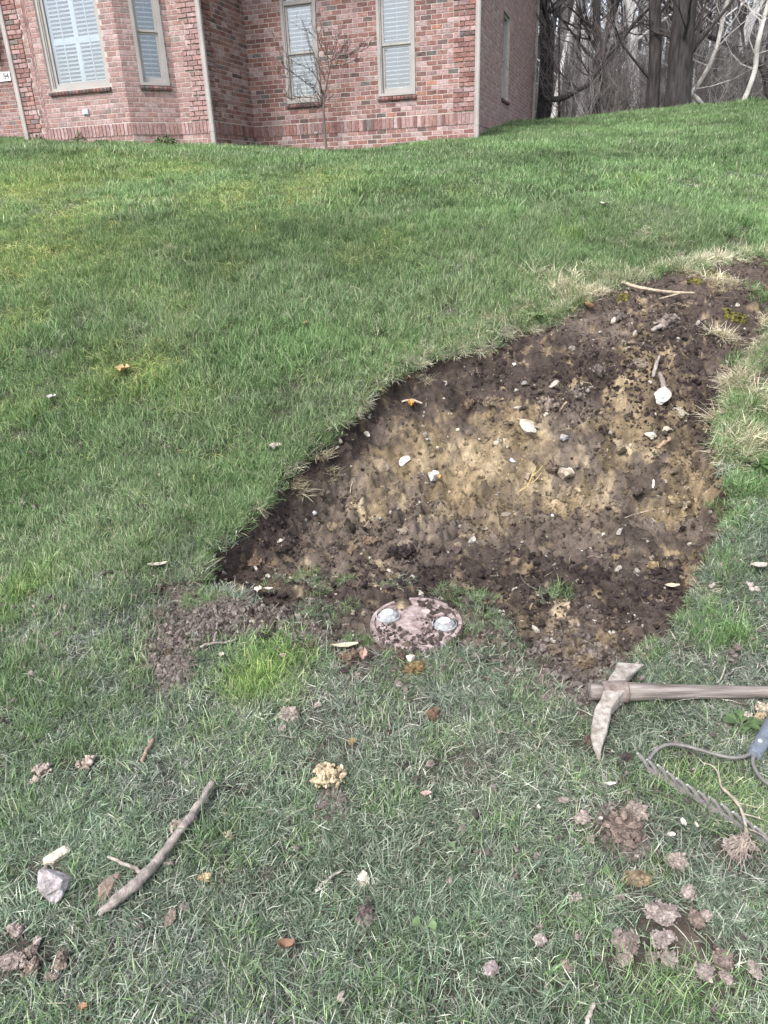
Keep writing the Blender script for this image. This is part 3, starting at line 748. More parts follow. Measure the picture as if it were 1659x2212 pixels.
tree_px('white_tree', 'white-barked sycamore rising near the right edge', 22.0, [(1602, 228), (1618, 190), (1631, 150), (1634, 110), (1640, 80), (1650, 40), (1662, 0)], 11, 9, M['barkpale'], 7, 8, blen=1.6)
tree_px('white_tree', 'thin pale sapling with a mottled stem in the middle of the wood', 30., [(1326, 262), (1335, 190), (1345, 150), (1372, 100), (1384, 60)], 9, 5, M['barkpale'], 6, 9, blen=1.5)
tree_px('white_tree', 'thin pale sapling standing left of the V-forked trunk', 32., [(1221, 270), (1219, 200), (1214, 160), (1232, 120), (1238, 60)], 6, 4, M['barkpale'], 6, 10, blen=1.5)
tree_px('bare_tree', 'dark slim trunk bending over at the right edge', 23.0, [(1668, 232), (1655, 170), (1640, 140), (1610, 128), (1590, 112), (1560, 90), (1530, 78), (1500, 55)], 16, 6, M['bark'], 10, 12, extend=1.5, blen=1.6)
tree_px('fallen_limb', 'long dark limb sweeping low between the house and the V-forked trunk', 22.5, [(1178, 214), (1205, 214), (1225, 208), (1245, 197), (1270, 182), (1286, 160), (1310, 125), (1340, 90), (1375, 45), (1400, 18)], 12, 5, M['bark'], 14, 13, cat='limb', extend=1.0, blen=1.3)
_sp = [(1208, 285, 0, 6), (1235, 262, 4, 7), (1252, 262, 9, 8), (1318, 255, 10, 8), (1345, 250, 3, 10), (1362, 250, -4, 7), (1380, 246, 6, 9), (1436, 238, 4, 7), (1540, 232, 3, 9), (1556, 232, -5, 8), (1578, 230, 7, 11), (1625, 228, -6, 9), (1645, 226, 4, 10), (1300, 256, -8, 7), (1530, 226, 8, 6)]
_nm = ['just right of the corner of the house', 'second slim one right of the house corner', 'left of the V-forked trunk', 'right of the V-forked trunk', 'midway between V-forked and straight trunks', 'leaning left, midway before the straight trunk',
       'close left of the straight dark trunk', 'in the gap between straight and thickest trunks', 'behind the kinked white sycamore', 'leaning left, right of the kinked sycamore', 'darkest slim one between the two sycamores',
       'leaning left behind the right-hand sycamore', 'at the right edge of the wood', 'crossing behind the V-forked trunk', 'close behind the base of the kinked sycamore']
for i, ((x, y, ln_, w), nm_) in enumerate(zip(_sp, _nm)):
    Y = 25 + (i * 7 % 11)
    o = tree_px('bare_tree', 'slim bare tree ' + nm_, Y, [(x, y), (x + ln_ * 1.5, 180), (x + ln_ * 3, 100), (x + ln_ * 5, 0)], w * .8, w * .55, M['bark'], 12, 30 + i, blen=2.2, extend=3)
    o['group'] = 'slim bare trees in the wood'

# ------------------------------------------------------------------ instancing of uncountable stuff
def scatter(name, label, pts, rots, scl, tint, variants, seed=0):
    me = bpy.data.meshes.new(name); me.vertices.add(len(pts)); me.vertices.foreach_set('co', np.asarray(pts, np.float32).ravel())
    def at(n, t, k, a):
        q = me.attributes.new(n, t, 'POINT'); q.data.foreach_set(k, np.asarray(a, np.float32).ravel())
    at('rot', 'FLOAT_VECTOR', 'vector', rots)
    scl = np.asarray(scl, float)
    if scl.ndim == 1: scl = np.repeat(scl[:, None], 3, 1)
    at('scl', 'FLOAT_VECTOR', 'vector', scl)
    c = np.ones((len(pts), 4)); c[:, :3] = tint; at('tint', 'FLOAT_COLOR', 'color', c)
    o = obj(name, me); tag(o, label, None, None, 'stuff')
    ng = bpy.data.node_groups.new(name + '_nodes', 'GeometryNodeTree')
    ng.interface.new_socket('Geometry', in_out='INPUT', socket_type='NodeSocketGeometry'); ng.interface.new_socket('Geometry', in_out='OUTPUT', socket_type='NodeSocketGeometry')
    N = ng.nodes; L = ng.links; gi = N.new('NodeGroupInput'); go = N.new('NodeGroupOutput')
    jn = N.new('GeometryNodeJoinGeometry')
    for v_ in variants:
        vo = bpy.data.objects.new(v_.name, v_)
        oi = N.new('GeometryNodeObjectInfo'); oi.inputs['Object'].default_value = vo; oi.inputs['As Instance'].default_value = False
        g2 = N.new('GeometryNodeGeometryToInstance'); L.new(oi.outputs['Geometry'], g2.inputs[0]); L.new(g2.outputs[0], jn.inputs[0])
    ip = N.new('GeometryNodeInstanceOnPoints'); L.new(gi.outputs[0], ip.inputs['Points']); L.new(jn.outputs[0], ip.inputs['Instance']); ip.inputs['Pick Instance'].default_value = True
    rv = N.new('FunctionNodeRandomValue'); rv.data_type = 'INT'; rv.inputs[4].default_value = 0; rv.inputs[5].default_value = len(variants) - 1; rv.inputs['Seed'].default_value = seed
    L.new(rv.outputs[2], ip.inputs['Instance Index'])
    for nm, sk in (('rot', 'Rotation'), ('scl', 'Scale')):
        na = N.new('GeometryNodeInputNamedAttribute'); na.data_type = 'FLOAT_VECTOR'; na.inputs['Name'].default_value = nm
        if sk == 'Rotation':
            e = N.new('FunctionNodeEulerToRotation'); L.new(na.outputs[0], e.inputs[0]); L.new(e.outputs[0], ip.inputs['Rotation'])
        else: L.new(na.outputs[0], ip.inputs['Scale'])
    L.new(ip.outputs[0], go.inputs[0])
    md = o.modifiers.new('scatter', 'NODES'); md.node_group = ng
    return o

# -- far wood: bare trees and brush up the hillside behind the crest
def far_tree(seed, h, c, kids=4, brush=False):
    R = random.Random(seed); mb = MB()
    if brush:
        for i in range(16):
            a = R.uniform(0, 6.28); branch(mb, (R.gauss(0, .5), R.gauss(0, .5), 0), (math.cos(a) * .7, math.sin(a) * .7, 1), R.uniform(1.0, 2.6), .012, 2, R, np.array(c) * R.uniform(.7, 1.4), kids=3, minr=.004, up=.05)
    else:
        P = [np.array([0, 0, -.3])]; d = np.array([R.gauss(0, .05), R.gauss(0, .05), 1])
        for i in range(6): d = d + np.array([R.gauss(0, .05), R.gauss(0, .05), 0]); P.append(P[-1] + d / np.linalg.norm(d) * h / 6)
        mb.tube(catmull(P, 2), np.linspace(.13, .03, 13) * h / 14, 6, c)
        for i in range(15):
            k = R.uniform(.12, .95) * 6; a = int(min(5, k)); q = P[a] + (P[a + 1] - P[a]) * (k - a); an = R.uniform(0, 6.28)
            branch(mb, q, (math.cos(an), math.sin(an), R.uniform(.1, 1.0)), R.uniform(.16, .30) * h * (1.1 - k / 9), .04 * (1.1 - k / 8), 2, R, np.array(c) * R.uniform(.8, 1.3), kids=kids, minr=.009, spread=.6)
    return mb.mesh('far_tree', M['far'])
vt = [far_tree(s_, 14 + 2 * (s_ % 3), c) for s_, c in ((1, (.16, .15, .155)), (2, (.10, .095, .10)), (3, (.26, .25, .25)), (4, (.08, .076, .078)), (5, (.5, .49, .48)), (6, (.18, .17, .17)))]
vb = [far_tree(s_, 2, c, brush=True) for s_, c in ((11, (.17, .15, .145)), (12, (.11, .10, .098)), (13, (.28, .26, .24)))]
n_ = 230; Y = 27 + 75 * rng.random(n_) ** 1.5; X = (rng.uniform(-.25, 1.0, n_)) * Y * .62 + 1.0
kk = ~((Y < 29) & (X < 6)); X, Y = X[kk], Y[kk]; n_ = len(X)
Z = T0(X, Y)
scatter('far_off_wood', 'tangle of bare grey trees covering the hillside beyond the lawn', np.stack([X, Y, Z], 1), np.stack([rng.normal(0, .05, n_), rng.normal(0, .05, n_), rng.uniform(0, 6.28, n_)], 1), rng.uniform(.7, 1.25, n_), np.ones((n_, 3)), vt, 1)
n_ = 520; Y = 22.5 + 45 * rng.random(n_) ** 1.3; X = rng.uniform(-.1, .95, n_) * Y * .62 + 1.0
kk = ~((Y < 27) & (X < 5.6)); X, Y = X[kk], Y[kk]; n_ = len(X); Z = T0(X, Y)
scatter('undergrowth', 'brown leafless brush filling the wood floor behind the crest', np.stack([X, Y, Z], 1), np.stack([rng.normal(0, .1, n_), rng.normal(0, .1, n_), rng.uniform(0, 6.28, n_)], 1), rng.uniform(.45, 1.05, n_), np.ones((n_, 3)), vb, 2)
# trees behind the photographer, seen only mirrored in the panes
n_ = 70; X = rng.uniform(-45, 30, n_); Y = rng.uniform(-62, -42, n_)
scatter('treeline', 'bare treeline behind the photographer mirrored in the window panes', np.stack([X, Y, np.full(n_, -.6)], 1), np.stack([np.zeros(n_), np.zeros(n_), rng.uniform(0, 6.28, n_)], 1), rng.uniform(.35, .75, n_), np.ones((n_, 3)) * .5, vt, 3)

# -- grass
def clump(name, seed, n, rad, ln, wd, lean, curl, pal, pw, seg=3, tipc=1.25, droop=0.0):
    R = np.random.default_rng(seed); V = []; Q = []; C = []; pal = np.array(pal); k = 0
    for i in range(n):
        a = R.uniform(0, 6.283); r_ = rad * math.sqrt(R.random()); x0 = np.array([r_ * math.cos(a), r_ * math.sin(a), -.004])
        az = R.uniform(0, 6.283); le = R.uniform(*lean); L_ = R.uniform(*ln); w = R.uniform(*wd) / 2; cu = R.uniform(*curl)
        dh = np.array([math.cos(az), math.sin(az), 0]); sd = np.array([-math.sin(az), math.cos(az), 0])
        tw = R.uniform(-.9, .9); c = pal[R.choice(len(pal), p=pw)] * math.exp(R.normal(0, .30))
        p = x0.copy(); ang = le
        for s_ in range(seg + 1):
            t = s_ / seg; ww = w * (1 - t ** 2.2) + .0002
            s2 = sd * math.cos(tw) + np.array([0, 0, 1]) * math.sin(tw) * .6
            V += [p - s2 * ww, p + s2 * ww]; cc = c * (.72 + (tipc - .72) * t); C += [cc, cc]  # root end darker: occlusion shade put into the blade colour; tip lighter
            ang = min(ang + cu / seg, 2.6); p = p + (dh * math.sin(ang) + np.array([0, 0, 1]) * math.cos(ang)) * L_ / seg
            if p[2] < .001: p[2] = .001 + R.random() * .006
            if s_ < seg: Q.append([k, k + 1, k + 3, k + 2]); k += 2
        k += 2
    return mesh_np(name, np.array(V), np.array(Q), M['grass'], np.array(C), True)
GG = [(.09, .13, .075), (.12, .165, .10), (.17, .215, .14), (.055, .082, .048), (.24, .265, .185), (.33, .345, .26), (.09, .09, .068)]
def pw_(*a): a = np.array(a, float); return a / a.sum()
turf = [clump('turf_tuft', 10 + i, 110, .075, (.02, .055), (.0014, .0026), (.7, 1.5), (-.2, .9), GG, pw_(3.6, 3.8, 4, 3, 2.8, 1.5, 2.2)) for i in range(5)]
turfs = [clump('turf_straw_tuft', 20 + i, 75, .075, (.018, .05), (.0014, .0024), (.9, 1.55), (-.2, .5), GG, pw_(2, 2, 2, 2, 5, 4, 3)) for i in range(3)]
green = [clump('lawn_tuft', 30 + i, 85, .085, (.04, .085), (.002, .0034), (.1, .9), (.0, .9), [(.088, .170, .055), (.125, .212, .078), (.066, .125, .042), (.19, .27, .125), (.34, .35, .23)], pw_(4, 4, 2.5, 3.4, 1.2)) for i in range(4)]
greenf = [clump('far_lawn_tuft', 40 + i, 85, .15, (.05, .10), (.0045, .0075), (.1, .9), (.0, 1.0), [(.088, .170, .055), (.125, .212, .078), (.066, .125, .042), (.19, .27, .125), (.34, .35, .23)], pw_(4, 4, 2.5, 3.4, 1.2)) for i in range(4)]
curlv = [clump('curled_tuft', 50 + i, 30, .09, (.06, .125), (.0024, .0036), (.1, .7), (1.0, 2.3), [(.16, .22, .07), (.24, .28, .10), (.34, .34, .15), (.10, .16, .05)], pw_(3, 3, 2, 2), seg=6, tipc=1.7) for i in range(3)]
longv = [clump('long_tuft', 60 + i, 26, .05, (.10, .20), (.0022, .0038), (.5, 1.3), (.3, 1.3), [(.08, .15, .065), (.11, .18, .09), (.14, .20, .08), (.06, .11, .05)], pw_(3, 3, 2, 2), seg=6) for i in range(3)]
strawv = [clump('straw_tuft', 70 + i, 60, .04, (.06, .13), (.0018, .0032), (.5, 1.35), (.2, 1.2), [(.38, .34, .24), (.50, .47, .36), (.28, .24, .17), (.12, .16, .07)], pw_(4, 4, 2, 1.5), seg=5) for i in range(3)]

HPOLY = np.array([K5 - dm * 6.05 - ds * -1.5, KL, K5, K4, K3, K2, K1, J, CI, CR, CR + ds * 8.5, K5 - dm * 6 + ds * 9])
# yellow, lime and dull regions of the lawn: (px, py, rx px, ry world, strength)
def blob(x, y, L_):
    r = np.zeros(x.shape)
    for (c, rx, ry, s) in L_: r = np.maximum(r, s * np.exp(-(((x - c[0]) / rx) ** 2 + ((y - c[1]) / ry) ** 2)))
    return r
def bl(px, py, rp, ryw, s):
    p = march(px, py); return (p[:2], wsize(rp, p), ryw, s)
YEL = [bl(60, 400, 200, 2.2, 1.), (march(20, 560)[:2], 1.1, .8, .9), bl(330, 370, 130, .9, .9), bl(480, 430, 90, .9, .8), bl(160, 480, 110, .7, .8), bl(690, 400, 120, 1.5, .55), bl(520, 500, 60, .5, .5), bl(40, 700, 60, .5, .6),
       bl(660, 420, 50, .4, .6), bl(250, 640, 60, .3, .35), bl(395, 670, 45, .25, .8), bl(280, 800, 120, .35, .7), bl(330, 640, 60, .3, .4), bl(500, 590, 50, .3, .5), bl(860, 530, 50, .4, .5), bl(200, 560, 100, .5, .4), bl(60, 870, 60, .25, .4), bl(410, 860, 60, .2, .5), bl(770, 560, 60, .3, .4), bl(1000, 420, 40, .5, .4)]
LIME = [bl(585, 1450, 75, .17, 1.), bl(520, 1490, 50, .12, .9), bl(660, 1420, 50, .12, .7), bl(1510, 1690, 90, .1, .5), bl(1390, 395, 30, .3, .6), bl(1230, 510, 30, .2, .5), bl(1600, 1740, 70, .12, .5), bl(60, 1280, 50, .2, .6), bl(330, 830, 40, .2, .5), bl(1480, 2180, 90, .06, .3)]
DRY = [bl(1150, 620, 190, .7, .9), bl(1000, 560, 120, .8, .5), bl(1400, 480, 120, .8, .6), bl(980, 680, 100, .5, .7), bl(860, 770, 90, .4, .7), bl(1500, 540, 120, .6, .8), bl(1620, 880, 70, .5, 1.), bl(1640, 1330, 50, .2, .7), bl(1500, 1420, 90, .15, .8), bl(620, 1060, 80, .3, .6), bl(500, 1120, 110, .2, .5),
       bl(800, 1560, 300, .25, .6), bl(1100, 1600, 250, .25, .8), bl(1000, 1750, 300, .12, .6), bl(340, 700, 60, .25, .5), bl(320, 1180, 100, .15, .4), bl(1150, 1450, 80, .15, .9), bl(1180, 1750, 200, .1, .7), bl(700, 820, 70, .3, .5), bl(200, 1550, 90, .1, .3), bl(1650, 420, 90, .8, .5), bl(600, 1900, 300, .1, .4), bl(1250, 700, 60, .3, .8), bl(1600, 600, 80, .3, .8), bl(760, 930, 60, .2, .6), bl(340,560,50,.3,.4)]
def sample(n, y0, y1, extra=1.4):
    Y = rng.uniform(y0, y1, n * 4); hw = .62 * Y + .35 + extra * np.minimum(1, Y * .3); X = rng.uniform(-1, 1, n * 4) * (.62 * y1 + .35 + extra)
    k = np.abs(X) < hw; X, Y = X[k], Y[k]
    return X, Y
def area_pts(dens, y0, y1, extra=.8):
    w = .60 * y1 + .35 + extra; n = int(dens * 2 * w * (y1 - y0)); Y = rng.uniform(y0, y1, n); X = rng.uniform(-w, w, n)
    k = np.abs(X) < .60 * Y + .35 + extra; X, Y = X[k], Y[k]
    sm = soil_mask(X, Y); keep = rng.random(len(X)) > sm * 1.02
    keep &= ~inside(HPOLY, X, Y)
    for (ex, ey, er, es) in EXC:
        keep &= ~((np.hypot((X - ex) / er, (Y - ey) / es) < 1.0) & (rng.random(len(X)) < .9))
    return X[keep], Y[keep]
def slope_rot(X, Y, n, fol=.9):
    e = .05; gy = (T0(X, Y + e) - T0(X, Y - e)) / (2 * e); return np.stack([np.arctan(gy) * fol, np.zeros(n), np.zeros(n)], 1)
def lay(name, label, X, Y, variants, sc, tint, seed, dz=0., lean=.12):
    n = len(X); Z = T0(X, Y) + dz
    gx = (T0(X + .05, Y) - T0(X - .05, Y)) / .1; gy = (T0(X, Y + .05) - T0(X, Y - .05)) / .1
    th_ = rng.uniform(0, 6.283, n)
    # tilt follows the slope, then a free turn about it (euler xyz applied z first is unwanted, so compose by hand)
    out = np.zeros((n, 3))
    for i in range(n):
        nrm = Vector((-gx[i] * .8 + rng_n[i % 9973] * lean, -gy[i] * .8 + rng_n[(i * 7) % 9973] * lean, 1))
        q = Vector((0, 0, 1)).rotation_difference(nrm) @ Euler((0, 0, th_[i])).to_quaternion(); out[i] = q.to_euler()[:]
    return scatter(name, label, np.stack([X, Y, Z], 1), out, sc, tint, variants, seed)
rng_n = rng.normal(0, 1, 9973)
def mixc(base, c, a): return base * (1 - a[:, None]) + np.array(c) * a[:, None]
def tints(X, Y):
    t = np.ones((len(X), 3)) * (1 + .30 * fbm(X * .9, Y * .9, oct=4, seed=61, gain=.65))[:, None]; t = mixc(t, (1.25, 1.1, 1.3), sstep(.0, .7, fbm(X * 1.6 + 4, Y * 1.6, oct=3, seed=62)) * .8)
    t = mixc(t, (1.5, 1.3, 1.0), np.clip(blob(X, Y, YEL) * .7, 0, 1)); t = mixc(t, (1.25, 1.3, .65), blob(X, Y, LIME) * .85); t = mixc(t, (1.3, 1.15, 1.2), blob(X, Y, DRY) * .6)
    return t
def turf_near():
    X1, Y1 = area_pts(700, .45, 3.4, .9); dry = blob(X1, Y1, DRY); grn = sstep(2.6, 3.3, Y1 + .3 * fbm(X1, Y1, seed=3) - .25 * X1)
    n1 = fbm(X1 * 2.3, Y1 * 2.3, oct=3, seed=71)
    r = rng.random(len(X1)); isg = r < grn * .8 + .35 * (blob(X1, Y1, LIME) > .3) + .10 + .45 * sstep(-.1, -1.4, X1) * sstep(1.3, 2.0, Y1); isd = (~isg) & (rng.random(len(X1)) < .14 + .5 * dry + .15 * n1)
    t = tints(X1, Y1)
    for nm, lb, k, v_, s_ in (('turf', 'short flattened grey green turf in the foreground', ~(isg | isd), turf, (.75, 1.25)), ('dry_turf', 'short straw coloured dead blades woven through the near turf', isd, turfs, (.75, 1.2)),
                              ('green_turf', 'short upright green grass of the near lawn and the lime patch', isg, green, (.5, .9))):
        X, Y = X1[k], Y1[k]; tt = t[k] * (np.array([1.14, 1.18, 1.25]) if nm != 'green_turf' else np.array([1.2, 1.15, 1.25]))
        lay(nm, lb, X, Y, v_, rng.uniform(*s_, len(X)), tt * rng.uniform(.8, 1.2, len(X))[:, None], 5)
def lawn_mid():
    for nm, lb, y0, y1, dens, v_, s_ in (('lawn_grass', 'green lawn grass on the bank around the dug hole', 3.25, 7.2, 300, green, (.7, 1.2)), ('upper_lawn_grass', 'green lawn grass rising to the house and the crest', 7.0, 21.2, 62, greenf, (.75, 1.2))):
        X, Y = area_pts(dens, y0, y1, 1.2)
        n = len(X); lay(nm, lb, X, Y, v_, rng.uniform(*s_, n) * (1 + .25 * fbm(X, Y, seed=77)), tints(X, Y) * rng.uniform(.82, 1.18, n)[:, None], 6)
    X, Y = area_pts(160, 3.2, 9.5, 1.0); k = rng.random(len(X)) < .22 + 1.5 * blob(X, Y, DRY); X, Y = X[k], Y[k]
    lay('dead_grass', 'pale dead grass mixed into the bank around the hole', X, Y, turfs, rng.uniform(.9, 1.5, len(X)), tints(X, Y) * 1.15, 7)
    X, Y = area_pts(150, 2.6, 17., 1.0); k = rng.random(len(X)) < (.07 + 1.2 * blob(X, Y, YEL)) * (1. - .5 * sstep(0, 2, X)); X, Y = X[k], Y[k]; yy = blob(X, Y, YEL)
    lay('curled_grass', 'yellow tipped grass curling over in patches of the left lawn', X, Y, curlv, rng.uniform(.6, 1.05, len(X)) * (1 - .35 * sstep(8, 3, Y) * 0), mixc(np.ones((len(X), 3)) * .95, (1.45, 1.3, 1.15), yy * .8), 8)
    X, Y = area_pts(9, .6, 3.6, .6); k = rng.random(len(X)) < .3 + .9 * sstep(.2, -.9, X) ; X, Y = X[k], Y[k]
    lay('long_grass', 'longer loose green blades lying over the near turf', X, Y, longv, rng.uniform(.5, .95, len(X)), np.ones((len(X), 3)) * np.array([1.25, 1.2, 1.3]), 9)
# crest tufts against the wood
# straw fringe hanging over the dug edge
def fringe():
    P = []; T_ = []; S = []; Cc = []
    n = len(HP)
    cen = np.array([march(1050, 1150, E0)[0], march(1050, 1150, E0)[1]])
    lens = np.linalg.norm(np.diff(HP, axis=0), axis=1)
    for i in range(n - 1):
        a, b = HP[i], HP[i + 1]; nn = np.array([b[1] - a[1], -(b[0] - a[0])]); nn = nn / np.linalg.norm(nn)     # towards the inside (polygon runs clockwise)
        px = HOLE_PX[i]
        straw = 1.0 if (px[0] > 1180 and px[1] < 700) or (px[0] > 1500 and px[1] < 1000) else .55 if px[1] < 1000 else .35
        cnt = int(lens[i] * (120 if straw == 1 else 60))
        for k in range(cnt):
            t = random.random(); q = a + (b - a) * t + nn * random.gauss(-.01, .02) 
            P.append(q); an = math.atan2(nn[1], nn[0]) + random.gauss(0, .5); til = random.uniform(.5, 1.25) if straw > .5 else random.uniform(.2, .8)
            T_.append((nn[0] * math.cos(0) * til, nn[1] * til)); S.append(random.uniform(.55, 1.15) if straw == 1 else random.uniform(.4, .75)); Cc.append(straw)
    P = np.array(P); x, y = P[:, 0], P[:, 1]; z = T0(x, y) - .01
    r = []
    for (tx_, ty_) in T_:
        nrm = Vector((tx_, ty_, 1.0)); q = Vector((0, 0, 1)).rotation_difference(nrm) @ Euler((0, 0, random.uniform(0, 6.28))).to_quaternion(); r.append(q.to_euler()[:])
    st = np.array(Cc); isst = rng.random(len(st)) < st * .7
    for nm, lb, k, v_ in (('straw_fringe', 'straw coloured dead grass hanging over the dug edge', isst, strawv), ('green_fringe', 'green grass leaning over the dug edge', ~isst, green)):
        scatter(nm, lb, np.stack([x, y, z], 1)[k], np.array(r)[k], np.array(S)[k], np.ones((k.sum(), 3)) * 1.25, v_, 11)
fringe()
def tufts_px(name, label, L_, v_, seed, tint=(1, 1, 1)):
    P = []; S = []; 
    for (px, py, rp, cnt, sc) in L_:
        c = march(px, py, Ef); rw = wsize(rp, c)
        for k in range(cnt):
            a = random.uniform(0, 6.28); q = math.sqrt(random.random()) * rw; x, y = c[0] + q * math.cos(a), c[1] + q * math.sin(a) * .8
            P.append((x, y, float(Ef(np.array([x]), np.array([y]))[0]))); S.append(sc * random.uniform(.7, 1.2))
    n = len(P); scatter(name, label, P, np.stack([rng.normal(0, .25, n), rng.normal(0, .25, n), rng.uniform(0, 6.28, n)], 1), np.array(S), np.ones((n, 3)) * np.array(tint), v_, seed)
tufts_px('sparse_grass', 'thin pale grass surviving in the trampled soil around the lid', [(860, 1262, 30, 7, .7), (1200, 1285, 40, 14, .6), (700, 1270, 60, 22, .55), (1040, 1330, 45, 26, .7), (1030, 1300, 30, 14, .7), (1090, 1370, 50, 22, .6), (740, 1330, 40, 10, .5),
          (950, 1420, 90, 30, .6), (820, 1470, 90, 30, .6), (690, 1320, 35, 12, .7), (600, 1265, 40, 10, .5), (440, 1300, 40, 16, .6), (480, 1290, 30, 10, .6), (1000, 1290, 50, 12, .6), (780, 1390, 30, 10, .6), (1130, 1420, 60, 20, .6)], turfs + turf[:2] + green[:1], 12, (1.15, 1.15, 1.15))
tufts_px('straw_clumps', 'shaggy straw clumps beside the upper and right edge of the hole', [(1600, 870, 50, 26, 1.25), (1620, 960, 45, 22, 1.2), (1590, 810, 30, 10, 1.), (1560, 730, 30, 9, .9), (1240, 635, 60, 34, 1.15), (1180, 610, 60, 20, 1.), (1270, 600, 60, 20, 1.), (1330, 590, 50, 18, .9), (1090, 690, 50, 16, .9), (1020, 720, 50, 12, .8), (900, 770, 50, 10, .7), (1500, 590, 45, 12, 1.), (1440, 560, 50, 12, .9), (1580, 620, 50, 14, .9), (1640, 700, 30, 8, .9), (1160, 670, 50, 14, 1.), (1380, 520, 70, 12, .8), (1000, 560, 12, 4, .8), (370, 540, 16, 5, .8), (700, 1000, 20, 8, .8), (640, 1040, 20, 8, .8), (545, 600, 12, 3, .7)], strawv, 13, (1.3, 1.27, 1.25))
tufts_px('green_clumps', 'green tufts growing between straw by the hole', [(1600, 790, 35, 10, 1.), (1620, 870, 30, 10, 1.1), (1640, 640, 30, 8, 1.), (1420, 600, 20, 6, .9), (1500, 575, 30, 8, .9), (1360, 570, 30, 8, .9), (1650, 1010, 40, 12, 1.), (1600, 1060, 40, 14, 1.), (1550, 1380, 60, 14, .9)], green, 14, (1.1, 1.15, 1.1))
tufts_px('crest_tufts', 'longer grass tufts standing on the crest against the wood', [(1515, 232, 40, 14, 1.7), (1430, 246, 25, 8, 1.4), (1590, 228, 50, 14, 1.5), (1480, 238, 20, 6, 1.4)], greenf, 15, (1.2, 1.2, 1.2))

# -- crumbs of soil
def rocky(R, V, cuts=9, depth=.42, amp=.22, seed=0):
    q = V * (1 + amp * fbm(V[:, 0] * 1.6 + seed, V[:, 1] * 1.6, V[:, 2] * 1.6, oct=4, seed=seed))[:, None]
    for i in range(cuts):
        n = R.normal(0, 1, 3); n /= np.linalg.norm(n); d = R.uniform(depth, .85); e = np.maximum(0, q @ n - d); q = q - e[:, None] * n
    return q * (1 + .035 * fbm(q[:, 0] * 7, q[:, 1] * 7, q[:, 2] * 7, oct=3, seed=seed + 5))[:, None]
def crumb(name, seed, c, n=1):
    R = np.random.default_rng(seed); V, T_ = ico(2); mb = MB()
    for i in range(n):
        q = rocky(R, V, 6, .45, .4, seed + i) * R.uniform(.7, 1.2, 3)
        mb.add(q * R.uniform(.45, 1) + (R.normal(0, .7, 3) * (i > 0)), None, T_, np.array(c) * R.uniform(.8, 1.2))
    return mb.mesh(name, M['crumbi'], False)
def inst_mat(name, src):
    m_ = src.copy(); m_.name = name; nt = m_.node_tree
    t = nt.nodes.new('ShaderNodeAttribute'); t.attribute_type = 'INSTANCER'; t.attribute_name = 'tint'
    mx = nt.nodes.new('ShaderNodeMix'); mx.data_type = 'RGBA'; mx.blend_type = 'MULTIPLY'; mx.inputs[0].default_value = 1
    b = nt.nodes['Principled BSDF']; l = b.inputs['Base Color'].links[0]; s_ = l.from_socket; nt.links.remove(l)
    nt.links.new(s_, mx.inputs[6]); nt.links.new(t.outputs['Color'], mx.inputs[7]); nt.links.new(mx.outputs[2], b.inputs['Base Color']); return m_
M['crumbi'] = inst_mat('crumb_scattered', M['crumb'])
cv = [crumb('crumb', s_, (1, 1, 1), 1 + (s_ % 3)) for s_ in range(6)]
